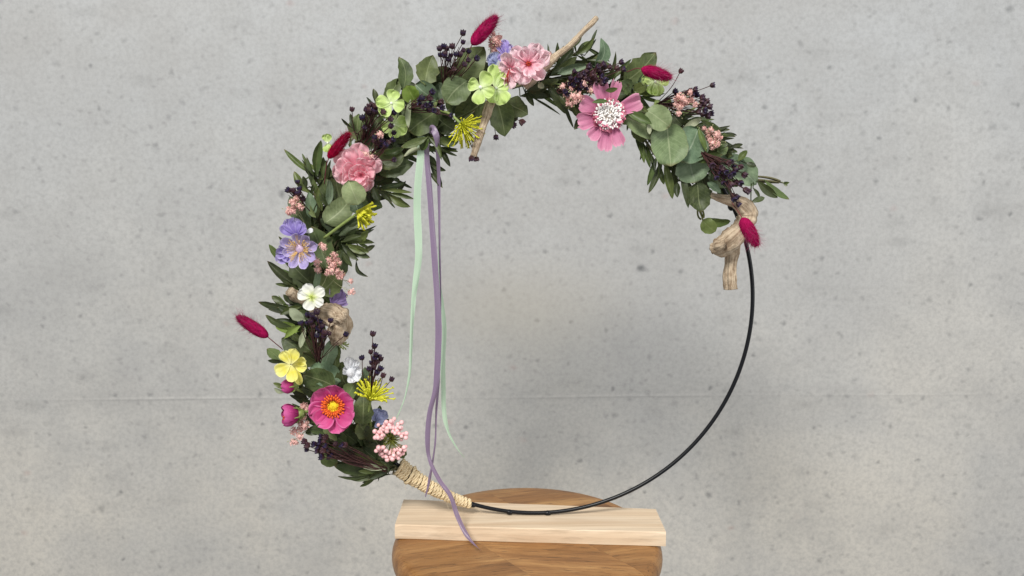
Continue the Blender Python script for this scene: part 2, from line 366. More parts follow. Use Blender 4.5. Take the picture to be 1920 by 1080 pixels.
# ------------------------------------------------------------------ cord
CORD = simple('jute_cord', G(196, 172, 130), G(238, 222, 188), 900, 0.85, 0.6, spec=0.1)
def build_cord():
    a0, a1 = hoop(738, 884), hoop(881, 949)
    ct = thing('jute_cord', hp(a1), 'beige twisted cord wound tightly round the hoop below the flowers', 'cord')
    turns = 24; N = turns * 26; path = []
    for i in range(N + 1):
        t = i / N; a = a0 + (a1 - a0) * (t + 0.006 * math.sin(t * 40)); th = 2 * math.pi * turns * t
        rad = (0.0046 * (1 - t) ** 1.2 + 0.0031) * (1 + 0.07 * noise.noise(Vector((t * 17, 2, 0)))) + (0.0015 if 3 < i // 26 < 5 else 0)
        c = hp(a, RR + 0.0005); er = Vector((math.cos(a), 0, math.sin(a))); tt = Vector((-math.sin(a), 0, math.cos(a)))
        path.append(c + er * rad * math.cos(th) + Vector((0, -1, 0)) * rad * math.sin(th) + tt * 0.0016 * math.sin(th + 0.6))
    fr = frames(path)
    mb = MB()
    for s_ in range(3):
        Q = []
        for i, (p, (t, n, b)) in enumerate(zip(path, fr)):
            ph = i * 0.62 + s_ * 2 * math.pi / 3; Q.append(p + (n * math.cos(ph) + b * math.sin(ph)) * 0.0009)
        tube(mb, Q, 0.00106, 6)
    part('cord_winding', mb, CORD, ct)
    mb = MB(); tube(mb, [hp(a0 + (a1 - a0) * (0.02 + 0.96 * i / 30)) for i in range(31)], lambda t: 0.0042 * (1 - t) ** 1.2 + 0.0024, 10); part('wrapped_core', mb, simple('brown_stems', G(54, 42, 28), G(92, 74, 50), 500, 0.9, 0.4), ct)
    mb = MB()
    for k_ in range(46):
        p = R.choice(path); q = p + Vector((R.uniform(-1, 1), R.uniform(-1, 0), R.uniform(-1.2, 0.5))).normalized() * R.uniform(0.002, 0.008) * (2 if R.random() < .12 else 1)
        m = (p + q) / 2 + Vector((R.uniform(-1, 1), 0, R.uniform(-1, 1))) * 0.001; tube(mb, smoothpath([p, m, q], 3), 0.00011, 3)
    part('loose_fibres', mb, CORD, ct)
build_cord()

# ------------------------------------------------------------------ leaves
E_PROF = [(0, .03), (.05, .32), (.12, .62), (.22, .86), (.35, .98), (.48, 1), (.6, .94), (.72, .8), (.83, .6), (.92, .36), (.97, .18), (1, .01)]
R_PROF = [(0, .03), (.04, .38), (.1, .66), (.2, .88), (.35, 1), (.5, 1.02), (.65, .97), (.78, .84), (.88, .66), (.95, .42), (.99, .15), (1, .02)]
O_PROF = [(0, .06), (.1, .35), (.25, .72), (.42, .96), (.55, 1), (.7, .9), (.82, .68), (.92, .42), (.98, .18), (1, .02)]
def leaf(root, b, t, w, mat, prof=E_PROF, roll=0, cup=0.12, curl=0.08, bend=0.0, stem=None, lobes=0.0):
    """one leaf from b to t (world points), w metres wide, with midrib fold, curl and a short stalk"""
    a = t - b; L = a.length; ax = a.normalized()
    n = Vector((0, -1, 0)); n = n - ax * n.dot(ax); n = n.normalized() if n.length > 0.05 else ax.orthogonal().normalized()
    n = Quaternion(ax, roll) @ n; s = ax.cross(n)
    NV, NU = 14, 6; vs = []; uv = []; sd = R.uniform(0, 99)
    for i in range(NV + 1):
        v = i / NV; hw = interp(prof, v) * w / 2
        c = b + a * v + n * (curl * L * math.sin(math.pi * v) - abs(curl) * 0.3 * L * v ** 3) + s * bend * L * math.sin(math.pi * v)
        for j in range(NU + 1):
            u = j / NU * 2 - 1
            ed = 1 + (lobes + 0.05) * noise.noise(Vector((sd, v * 7, u > 0))) * abs(u)
            h = cup * hw * 2 * (abs(u) ** 1.4) + 0.10 * w * noise.noise(Vector((sd, v * 2.6, u * 1.3)))
            h += 0.05 * w * noise.noise(Vector((sd + 9, v * 8, u * 3))) * abs(u)
            vs.append(c + s * u * hw * ed + n * h); uv.append(((u + 1) / 2, v))
    q = NU + 1
    fs = [(i * q + j, i * q + j + 1, (i + 1) * q + j + 1, (i + 1) * q + j) for i in range(NV) for j in range(NU)]
    mb = MB(); mb.add(vs, fs, uv)
    if stem is not None and (stem - b).length > 0.001:
        tube(mb, smoothpath([b + a * 0.06, b, b.lerp(stem, 0.5) - n * 0.001, stem], 3), 0.0005, 5, cap=False)
    return part('leaf', mb, mat, root)
STEMG = simple('green_stem', G(82, 88, 48), G(122, 126, 74), 300, 0.6, 0.2)
STEMB = simple('brown_olive_stem', G(70, 66, 44), G(112, 108, 78), 300, 0.7, 0.3)
def nearest(P, p): return min(P, key=lambda q: (q - p).length)
LITE = leaf_mat('eucalyptus_leaf_pale', G(86, 100, 64), G(146, 160, 116), G(140, 152, 118), G(182, 190, 152), .8)
TYPES = {'R': (LITE, R_PROF), 'e': (EUC, E_PROF), 'r': (EUC, R_PROF), 't': (TEAL, R_PROF), 'T': (TEAL, E_PROF), 'k': (DARK, E_PROF), 'K': (DARK, R_PROF),
         'o': (OLV, O_PROF), 'g': (OLG, O_PROF), 'p': (PALE, O_PROF), 'l': (LIME, O_PROF), 'L': (LIME, R_PROF), 'G': (OLG, R_PROF)}
NLEAF = 0
def sprig(name, label, cat, group, stem, leaves, fill=14, kind='o', d=0.016):
    """stem pixels with depth; leaves = (type, base x, y, tip x, y, width px[, depth[, roll[, bend]]])"""
    global NLEAF
    P = smoothpath([at(*(s if len(s) == 3 else (s[0], s[1], 0.006))) for s in stem], 8)
    root = thing(name, P[0], label, cat, group)
    mb = MB(); tube(mb, P, lambda t: 0.0013 * (1 - t * 0.55), 6)
    for k_ in range(3):
        o = Vector((R.uniform(-1, 1), R.uniform(-1, 1), R.uniform(-1, 1))) * 0.004; tube(mb, [p + o * math.sin(math.pi * min(1, i / len(P) + .15)) for i, p in enumerate(P)][:int(len(P) * .8)], 0.0009, 5)
    part('stem', mb, STEMG if kind in 'ek' else STEMB, root)
    for lf in leaves:
        ty, bx, by, tx, ty2, wd = lf[:6]; dd = lf[6] if len(lf) > 6 else d + R.uniform(-.004, .004)
        roll = math.radians(lf[7]) if len(lf) > 7 else R.uniform(-0.45, 0.45); bend = lf[8] if len(lf) > 8 else R.uniform(-.06, .06)
        m, pf = TYPES[ty]; narrow = wd < 20
        b = at(bx, by, dd - 0.003); t = at(tx, ty2, dd + R.uniform(-.006, .005))
        st_ = nearest(P, b); st_ = st_ if (st_ - b).length < 0.03 else None
        leaf(root, b, t, wd * S * (1.04 / max(0.8, math.cos(roll))), m, pf, roll, R.uniform(.05, .22) * (1.4 if narrow else .7), R.uniform(-.05, .1), bend, st_, 0.22 if ty in 'ek' else 0.06); NLEAF += 1
    for k_ in range(int(fill * (1 if kind in 'ek' else 2.5))):
        i = R.randrange(1, len(P)); p = P[i]; ax = (P[i] - P[i - 1]).normalized()
        side = R.choice((-1, 1)); ang = R.uniform(0.15, 0.85 if kind in 'ek' else 1.15) * side
        dr = Quaternion(Vector((0, 1, 0)), ang) @ ax; dr.y = R.uniform(-.35, .45); dr.normalize()
        if kind in 'ek': L = R.uniform(38, 56) * S; wd = L * R.uniform(.6, .8); m, pf = R.choice(((DARK, E_PROF), (EUC, R_PROF), (DARK, R_PROF)))
        else: L = R.uniform(42, 74) * S; wd = L * R.uniform(.09, .17); m, pf = R.choice(((OLV, O_PROF), (OLV, O_PROF), (OLG, O_PROF)))
        off = Vector((R.uniform(-18, 18) * S, R.uniform(-.006, .016), R.uniform(-18, 18) * S))
        b = p + off; t = b + dr * L
        rp = math.hypot(t.x - RC.x, t.z - RC.z)
        lim = (56 if kind in 'ek' else 76) * S
        if abs(rp - RR) > lim: t = b + (t - b) * 0.6
        leaf(root, b, t, wd, m, pf, R.uniform(-.9, .9), R.uniform(.1, .3), R.uniform(-.05, .12), R.uniform(-.08, .08), p if off.length < .02 else None); NLEAF += 1
    return root
EG = 'eucalyptus sprigs bound along the hoop'; OG = 'olive sprigs bound along the hoop'
es = lambda label, *a, **k: sprig('eucalyptus_sprig', label, 'eucalyptus sprig', EG, *a, **k)
os_ = lambda label, *a, **k: sprig('olive_sprig', label, 'olive sprig', OG, *a, **k)
# -- bottom left
os_('dark narrow-leaved olive sprig at the very bottom of the greenery beside the cord', [(745, 878, .004), (700, 872, .004), (655, 855, .004)],
    [('o', 702, 884, 626, 873, 18, .014, 20), ('o', 694, 890, 633, 893, 8), ('p', 722, 880, 668, 868, 12, .022, 10), ('g', 712, 888, 655, 898, 14), ('o', 735, 880, 690, 899, 12), ('g', 724, 872, 662, 848, 15), ('o', 730, 884, 712, 850, 13, .02), ('g', 715, 884, 672, 884, 10, .022), ('o', 728, 889, 668, 897, 9), ('o', 740, 872, 700, 862, 12)], fill=16, kind='o')
es('broad round eucalyptus leaves between the magenta flower and the pink berries', [(738, 876, .0), (700, 840, .0), (672, 795, 0), (668, 740, 0)],
   [('e', 690, 822, 671, 793, 32, .016, 10), ('e', 680, 798, 681, 738, 36, .02, -8), ('T', 683, 742, 684, 688, 24, .018, 25), ('e', 745, 858, 758, 836, 24, .01), ('k', 706, 862, 678, 838, 28, .014), ('k', 700, 830, 694, 790, 30), ('k', 668, 830, 640, 805, 30), ('G', 727, 800, 712, 760, 18, .006, 20, -.3), ('e', 712, 806, 728, 786, 20, .004)], fill=12, kind='e')
es('single rounded eucalyptus leaf hanging below the dark pods at the lower left', [(700, 870, -.004), (650, 850, -.004), (610, 835, -.004)],
   [('G', 602, 848, 633, 868, 28, .008, 0), ('k', 660, 850, 625, 838, 24), ('k', 650, 832, 615, 815, 26), ('o', 612, 806, 572, 812, 17, .016), ('e', 618, 806, 578, 806, 14, .02), ('o', 640, 815, 600, 822, 20), ('e', 616, 802, 580, 772, 28, .014), ('e', 632, 826, 605, 798, 14, .024)], fill=12, kind='k')
os_('olive sprig with dark leaves behind the two magenta buds', [(640, 830, -.004), (600, 790, -.004), (570, 735, -.004), (560, 690, -.004)],
    [('o', 588, 755, 543, 741, 10, .012), ('g', 537, 730, 512, 718, 9), ('p', 534, 736, 514, 728, 8), ('o', 530, 678, 502, 676, 8), ('o', 560, 720, 535, 712, 12), ('o', 575, 745, 545, 725, 14), ('o', 583, 790, 560, 765, 14)], fill=18, kind='o')
es('overlapping round grey eucalyptus leaves just above the magenta flower', [(640, 770, 0), (622, 735, 0), (604, 695, 0), (590, 650, 0)],
   [('t', 638, 716, 582, 688, 42, .018, 10), ('r', 628, 728, 568, 704, 46, .024, -5), ('e', 634, 712, 642, 678, 24, .016, 20), ('T', 606, 690, 624, 634, 26, .02, 25), ('e', 628, 694, 628, 632, 22, .017, -20), ('k', 604, 684, 568, 660, 30, .014), ('k', 655, 728, 640, 690, 34, .012), ('e', 650, 750, 672, 712, 26), ('k', 600, 735, 565, 728, 24)], fill=12, kind='k')
os_('bushy olive sprig fanning out beside the lone pink bunny tail', [(600, 690, 0), (580, 650, 0), (565, 615, 0), (552, 575, 0)],
    [('o', 550, 580, 484, 566, 14, .014), ('o', 533, 570, 509, 555, 11), ('o', 550, 570, 531, 552, 9), ('p', 550, 592, 503, 580, 7), ('o', 548, 613, 497, 591, 13, .018), ('o', 560, 606, 505, 603, 9), ('p', 573, 602, 542, 578, 19, .026, 5), ('L', 558, 622, 516, 610, 20, .014), ('l', 534, 634, 564, 610, 12, .028, 0), ('p', 573, 617, 563, 653, 11, .03, 5), ('o', 560, 595, 520, 575, 14), ('o', 575, 585, 540, 565, 14), ('g', 565, 575, 525, 590, 11), ('o', 572, 640, 540, 622, 13), ('o', 580, 632, 548, 640, 14), ('o', 585, 600, 560, 582, 15)], fill=22, kind='o')
es('small eucalyptus leaves poking out left of the yellow flower', [(600, 690, -.004), (570, 665, -.004), (540, 650, -.004)],
   [('k', 575, 665, 528, 634, 36, .008, 10), ('e', 528, 678, 500, 654, 20, .01), ('e', 540, 690, 522, 668, 20, .006), ('k', 590, 662, 560, 640, 34)], fill=5, kind='k')
os_('slim curved olive leaves reaching left below the purple flower', [(598, 570, 0), (585, 535, 0), (570, 510, 0), (560, 480, 0)],
    [('g', 548, 491, 504, 458, 13, .012, 15, -.12), ('o', 568, 542, 501, 489, 15, .016, 20), ('o', 562, 532, 510, 497, 9), ('g', 552, 536, 516, 532, 7), ('o', 550, 534, 524, 521, 8), ('o', 585, 545, 545, 520, 10), ('o', 590, 535, 560, 500, 12), ('T', 592, 542, 600, 498, 11, .022, 20)], fill=14, kind='o')
es('large dark green eucalyptus leaves under the pink baby breath', [(605, 570, 0), (612, 530, 0), (608, 480, 0), (596, 425, 0)],
   [('k', 614, 505, 584, 424, 46, .016, 5), ('k', 592, 538, 544, 492, 42, .014, 10), ('e', 600, 552, 640, 508, 42, .016, 0), ('k', 634, 528, 652, 462, 22, .012, 30), ('k', 616, 512, 640, 468, 28, .01), ('e', 608, 560, 632, 530, 34, .012)], fill=12, kind='k')
os_('dense olive sprig fanning right beside the purple flower', [(618, 505, 0), (628, 475, 0), (640, 452, 0), (655, 440, 0)],
    [('o', 636, 450, 686, 416, 13, .014), ('o', 640, 455, 678, 442, 9), ('g', 672, 454, 690, 432, 13, .014), ('g', 640, 453, 702, 455, 11, .018), ('g', 650, 459, 692, 473, 15, .02), ('o', 680, 472, 703, 460, 9), ('o', 660, 464, 694, 483, 13), ('o', 668, 487, 690, 519, 8, .014, 10, .22), ('o', 640, 458, 680, 482, 13), ('o', 650, 470, 672, 488, 8), ('o', 640, 470, 660, 500, 9), ('o', 645, 446, 668, 428, 9)], fill=14, kind='o')
es('eucalyptus leaves round the stalk of the drooping yellow flower', [(610, 520, 0), (608, 460, 0), (610, 410, 0), (630, 360, 0)],
   [('k', 626, 438, 680, 410, 28, .014, 0), ('R', 609, 418, 657, 373, 42, .022, 5), ('e', 680, 374, 717, 388, 26, .014), ('R', 672, 384, 653, 338, 38, .047, 3), ('e', 614, 388, 612, 334, 26, .018, 25), ('T', 616, 384, 618, 336, 12, .022, 30), ('k', 642, 385, 630, 322, 30, .014), ('T', 672, 400, 664, 372, 24, .02), ('k', 640, 432, 600, 410, 30)], fill=14, kind='k')
es('eucalyptus leaves behind the small pink blossoms above the purple flower', [(600, 470, -.002), (590, 430, -.002), (580, 390, -.002)],
   [('e', 578, 436, 543, 368, 38, .012, -5), ('T', 582, 408, 579, 360, 18, .016, 25), ('e', 592, 408, 576, 377, 11, .02), ('e', 590, 440, 575, 400, 30, .01)], fill=8, kind='k')
os_('tall olive sprig with a long leaf pointing up and left beside the pale pink flower', [(600, 430, .004), (596, 390, .008), (590, 350, .010), (594, 320, .01)],
    [('g', 598, 332, 532, 279, 10, .014, 15), ('g', 593, 330, 602, 263, 15, .018, 25), ('g', 582, 364, 551, 321, 14, .016), ('o', 588, 352, 575, 294, 10, .014), ('g', 605, 337, 606, 294, 9), ('o', 598, 345, 612, 300, 12), ('g', 600, 370, 586, 335, 10), ('g', 604, 395, 596, 352, 11), ('o', 612, 360, 618, 312, 12), ('o', 590, 420, 600, 375, 12), ('o', 575, 352, 568, 330, 9)], fill=12, kind='o')
os_('olive sprig spreading right below the pale pink flower toward the ribbons', [(640, 400, 0), (668, 370, 0), (700, 355, 0), (735, 352, .004)],
    [('o', 700, 356, 760, 342, 11, .014), ('g', 715, 356, 772, 361, 7), ('g', 728, 362, 776, 373, 8), ('g', 728, 366, 769, 388, 13, .014, 15), ('o', 704, 352, 735, 381, 10), ('o', 698, 350, 712, 378, 13), ('o', 702, 347, 742, 334, 17, .01), ('o', 700, 340, 749, 326, 13), ('o', 735, 330, 750, 341, 8), ('o', 690, 362, 700, 384, 10)], fill=9, kind='o')
es('olive green eucalyptus leaves right of the pale pink flower', [(650, 345, 0), (690, 310, 0), (730, 275, 0), (775, 240, 0)],
   [('G', 758, 292, 697, 302, 34, .022, 5), ('k', 708, 322, 776, 305, 32, .016, 0), ('k', 700, 330, 740, 318, 26, .012), ('e', 670, 264, 673, 213, 32, .012, 10), ('k', 690, 280, 700, 240, 30), ('k', 720, 250, 700, 220, 30), ('k', 760, 270, 735, 235, 34), ('e', 735, 262, 770, 265, 14)], fill=16, kind='k')
os_('olive sprig with small leaves behind the upper left dark pods', [(660, 300, -.004), (680, 255, -.004), (700, 215, -.004)],
    [('o', 706, 196, 700, 166, 10, .008), ('o', 660, 240, 640, 222, 5), ('o', 668, 250, 655, 215, 6), ('o', 690, 240, 690, 205, 12)], fill=8, kind='o')
os_('twisted pale-edged olive leaves where the ribbons are tied', [(720, 290, .004), (765, 270, .008), (800, 258, .014), (830, 256, .014)],
    [('g', 822, 262, 860, 266, 20, .018), ('g', 810, 258, 846, 269, 9, .026), ('p', 770, 186, 766, 240, 10, .034, 10), ('g', 803, 257, 752, 276, 14, .03), ('p', 797, 276, 756, 293, 11, .026, 40), ('g', 802, 256, 828, 300, 9, .034, 20, -.14), ('g', 805, 258, 790, 282, 16, .03), ('o', 806, 302, 829, 348, 11, .016), ('o', 800, 288, 820, 314, 9), ('o', 806, 306, 836, 320, 9), ('o', 770, 285, 745, 305, 14), ('o', 760, 262, 735, 280, 14), ('o', 804, 322, 830, 352, 8), ('g', 760, 275, 720, 290, 12, .024), ('o', 790, 268, 760, 262, 12)], fill=16, kind='o')
es('tall pointed eucalyptus leaves standing above the upper green flower', [(735, 240, -.004), (748, 205, -.002), (755, 165, 0)],
   [('e', 756, 168, 748, 106, 24, .014, 20, .12), ('e', 724, 192, 752, 146, 26, .008, 10), ('L', 780, 192, 762, 160, 28, .014), ('k', 745, 235, 760, 195, 30, .012)], fill=5, kind='k')
es('round grey-green eucalyptus leaves grouped left of the driftwood stick at the top', [(740, 230, 0), (790, 190, 0), (840, 165, 0), (895, 150, 0)],
   [('e', 797, 160, 812, 103, 38, .02, 5), ('e', 862, 154, 908, 88, 48, .02, 0), ('R', 876, 152, 836, 192, 46, .026, 0), ('t', 818, 190, 778, 158, 40, .014), ('T', 838, 194, 822, 154, 32, .012), ('r', 820, 208, 766, 246, 46, .026, 5), ('K', 812, 212, 852, 244, 36, .014), ('K', 874, 168, 840, 210, 36, .016), ('r', 910, 186, 854, 222, 44, .014), ('e', 930, 184, 947, 256, 44, .02, -5), ('e', 948, 190, 990, 214, 36, .016), ('k', 955, 192, 956, 236, 28, .012), ('k', 900, 210, 880, 235, 34, .01), ('k', 800, 225, 780, 260, 30), ('K', 885, 150, 930, 130, 36, .01), ('K', 840, 165, 820, 125, 36, .006)], fill=18, kind='k')
os_('olive leaves lying along the upper driftwood stick', [(960, 165, .006), (1010, 150, .008), (1050, 120, .010), (1095, 88, .01)],
    [('o', 1032, 142, 1076, 90, 16, .02, 20), ('g', 1078, 104, 1114, 71, 10, .014, 10, .08), ('o', 1040, 137, 1082, 106, 14, .018), ('T', 1046, 138, 1106, 122, 14, .02), ('o', 985, 172, 1028, 164, 16, .022), ('o', 984, 172, 1001, 199, 10, .018), ('o', 1000, 165, 1048, 150, 14), ('p', 1010, 155, 1020, 165, 10, .03), ('o', 1025, 158, 1062, 214, 18, .02, 10), ('o', 1042, 162, 1074, 210, 14, .018), ('o', 1010, 170, 1050, 190, 12), ('o', 975, 180, 1030, 182, 12)], fill=16, kind='o')
es('single curled grey-green leaf rising above the top right dark pods', [(1050, 150, 0), (1085, 140, .004), (1110, 122, .008)],
   [('T', 1116, 126, 1127, 71, 22, .016, 15, .22), ('e', 1075, 145, 1110, 120, 18, .012)], fill=3, kind='k')
os_('olive sprig round the mauve fringed flower', [(1030, 160, 0), (1080, 165, 0), (1130, 165, 0), (1180, 185, 0)],
    [('g', 1072, 192, 1086, 222, 15, .016), ('o', 1087, 220, 1077, 243, 11), ('g', 1110, 192, 1140, 190, 8, .05), ('g', 1135, 170, 1158, 166, 8, .046), ('o', 1060, 160, 1085, 200, 14), ('g', 1186, 176, 1240, 180, 10, .02), ('G', 1188, 170, 1214, 160, 18, .018), ('g', 1200, 188, 1216, 210, 8, .034, 0, .2), ('g', 1174, 210, 1222, 232, 15, .036), ('p', 1216, 232, 1218, 252, 8, .04), ('o', 1150, 165, 1180, 160, 14), ('o', 1085, 150, 1120, 170, 14)], fill=24, kind='o')
es('broad pointed eucalyptus leaf behind the bunny tail at the upper right', [(1140, 175, -.002), (1170, 160, 0), (1195, 140, .004)],
   [('e', 1170, 155, 1230, 98, 42, .014, 5), ('e', 1182, 174, 1165, 152, 26, .022), ('T', 1196, 158, 1208, 136, 8, .02)], fill=5, kind='k')
es('big round pale eucalyptus leaves on the right arm of the wreath', [(1170, 190, 0), (1215, 225, 0), (1260, 265, 0), (1310, 310, 0)],
   [('R', 1212, 206, 1256, 238, 40, .036, 5), ('R', 1174, 220, 1246, 254, 38, .03, 0), ('R', 1250, 230, 1258, 312, 62, .031, 0), ('t', 1309, 240, 1275, 304, 58, .021, 0), ('t', 1290, 296, 1303, 343, 58, .014, 0), ('e', 1190, 234, 1206, 267, 26, .018), ('e', 1308, 342, 1315, 398, 42, .016, 5), ('k', 1210, 200, 1180, 225, 26), ('k', 1280, 235, 1262, 215, 26), ('k', 1240, 215, 1250, 250, 30)], fill=14, kind='k')
os_('olive leaves hanging straight down on the inner right side of the wreath', [(1200, 240, -.002), (1235, 285, -.002), (1270, 320, -.002), (1300, 345, -.002)],
    [('g', 1198, 258, 1208, 306, 9), ('g', 1206, 268, 1219, 315, 9), ('g', 1232, 292, 1214, 348, 10), ('o', 1242, 298, 1216, 362, 11), ('g', 1236, 308, 1245, 346, 10), ('g', 1246, 304, 1261, 373, 15, .014), ('o', 1266, 308, 1264, 357, 13), ('o', 1270, 342, 1270, 370, 11), ('o', 1276, 320, 1291, 390, 12), ('o', 1284, 330, 1298, 388, 11), ('o', 1212, 272, 1224, 306, 8), ('o', 1190, 240, 1204, 290, 9), ('o', 1222, 290, 1228, 322, 8)], fill=4, kind='o')
os_('olive leaves on the outer right edge beside the small pink blossoms', [(1240, 205, -.002), (1280, 230, -.002), (1330, 255, -.002), (1365, 290, -.002)],
    [('g', 1300, 302, 1354, 290, 16, .026), ('g', 1292, 226, 1260, 228, 17, .012), ('p', 1278, 243, 1316, 222, 12, .02), ('g', 1314, 226, 1353, 246, 12, .016), ('g', 1308, 238, 1325, 285, 9, .026), ('o', 1355, 286, 1376, 281, 11), ('o', 1360, 292, 1374, 291, 9), ('g', 1384, 302, 1401, 282, 11), ('o', 1398, 305, 1418, 312, 10), ('o', 1268, 232, 1302, 210, 9), ('o', 1345, 275, 1365, 270, 12), ('e', 1345, 285, 1365, 275, 20), ('o', 1316, 255, 1340, 282, 16), ('o', 1290, 245, 1330, 262, 14)], fill=20, kind='o')
es('grey eucalyptus leaves behind the last dark pods at the right end', [(1310, 300, -.004), (1350, 320, -.004), (1385, 345, -.004)],
   [('T', 1348, 296, 1402, 316, 30, .008, 0), ('T', 1368, 302, 1418, 346, 46, .006, 0), ('T', 1326, 342, 1352, 362, 13, .026), ('k', 1330, 320, 1365, 350, 36, .004), ('k', 1340, 345, 1372, 372, 26, .0), ('e', 1345, 340, 1375, 320, 30, .004)], fill=6, kind='k')
os_('long olive twig tip stretching out at the far right end', [(1385, 335, -.004), (1418, 337, .0), (1450, 340, .002), (1477, 344, .002)],
    [('o', 1420, 340, 1458, 371, 15, .006, 15), ('g', 1434, 338, 1480, 374, 12, .008), ('o', 1408, 379, 1434, 370, 10), ('o', 1408, 374, 1417, 406, 7), ('g', 1470, 344, 1480, 342, 6), ('p', 1468, 342, 1476, 349, 5), ('o', 1412, 352, 1425, 372, 6)], fill=0, kind='o')
es('two small pale leaves dangling inside the hoop beside the knotted driftwood', [(1311, 392, .01), (1316, 405, .008), (1318, 414, .006)],
   [('G', 1317, 413, 1342, 434, 26, .01, 15), ('G', 1319, 412, 1370, 415, 15, .006, 25)], fill=0, kind='k')

# ------------------------------------------------------------------ driftwood
def driftmat():
    k = NT('driftwood'); uv = k.n('ShaderNodeTexCoord').outputs['UV']; P = k.pos()
    g = k.noise(k.mapping(uv, (26, 3.0, 1)), 1.0, 5, 0.65, 0.8); n = k.noise(P, 170, 4, 0.6)
    f = k.math('ADD', k.math('MULTIPLY', g, 0.6), k.math('MULTIPLY', n, 0.4))
    col = k.ramp(f, [(0.32, G(92, 74, 58)), (0.43, G(150, 130, 108)), (0.54, G(190, 172, 148)), (0.75, G(216, 202, 180))])
    k.l(col, k.p.inputs['Base Color']); k.p.inputs['Roughness'].default_value = 0.8; k.p.inputs['Specular IOR Level'].default_value = 0.2
    k.bump(f, 1.0, 0.0022); return k.m
DRIFT = driftmat()
def ddisp(amp, ridges=7, seed=0):
    def f(p, a, t, r):
        return r * amp * (0.9 * noise.noise(Vector((math.cos(a) * 1.3, math.sin(a) * 1.3, t * 5 + seed))) + 0.3 * math.sin(a * ridges + 3 * noise.noise(Vector((t * 4, seed, 0)))) + 0.6 * noise.noise(p * 330))
    return f
DG = 'pieces of driftwood worked into the wreath'
def drift(label, segs):
    root = thing('driftwood', at(*segs[0][0][0][:2], segs[0][0][0][2]), label, 'driftwood', DG)
    for nm, (pts, rads, amp) in zip(['branch', 'knot', 'stub'], segs):
        P = smoothpath([at(*p) for p in pts], 9); tab = [(i / (len(rads) - 1), r) for i, r in enumerate(rads)]
        mb = MB(); tube(mb, P, lambda t: interp(tab, t) * S, 22, ddisp(amp, 7, len(P) * 1.7)); part(nm, mb, DRIFT, root)
drift('long thin driftwood stick rising above the top of the wreath', [([(985, 165, .018), (1015, 133, .022), (1040, 108, .022), (1068, 86, .020), (1092, 60, .018), (1108, 45, .016), (1119, 33, .014)], [6, 7.5, 6.5, 5.2, 4.6, 5.2, 4.2], .28)])
drift('short driftwood stick hanging down inside the hoop beside the yellow spidery flower', [([(930, 165, .026), (917, 200, .030), (907, 232, .030), (897, 262, .030), (888, 293, .030)], [8, 7.5, 6.5, 7, 5.5], .26)])
drift('large knotted driftwood bent round the hoop at its right side', [
    ([(1318, 360, .010), (1350, 372, .018), (1385, 380, .024), (1402, 400, .022), (1392, 428, .022), (1370, 450, .022), (1350, 464, .020), (1336, 470, .018)], [3, 7, 12, 17, 16, 19, 18, 7], .28),
    ([(1376, 430, .012), (1374, 465, .010), (1369, 500, .012), (1369, 524, .014), (1370, 542, .014)], [15, 13, 11, 12, 12.5], .2),
    ([(1340, 466, .022), (1352, 460, .031), (1360, 456, .033)], [10, 9, 5], .35)])
drift('lumpy sand-coloured driftwood knot beside the white flower on the left', [
    ([(584, 572, .010), (605, 586, .018), (628, 592, .020), (640, 604, .020), (634, 628, .018), (626, 645, .014)], [10, 17, 22, 20, 18, 7], .42),
    ([(634, 594, .028), (642, 597, .035), (646, 598, .037)], [12, 10, 5], .4)])
drift('blunt driftwood stub poking out left of the white flower', [([(570, 566, .006), (555, 556, .014), (543, 546, .020)], [9, 10.5, 9], .15)])

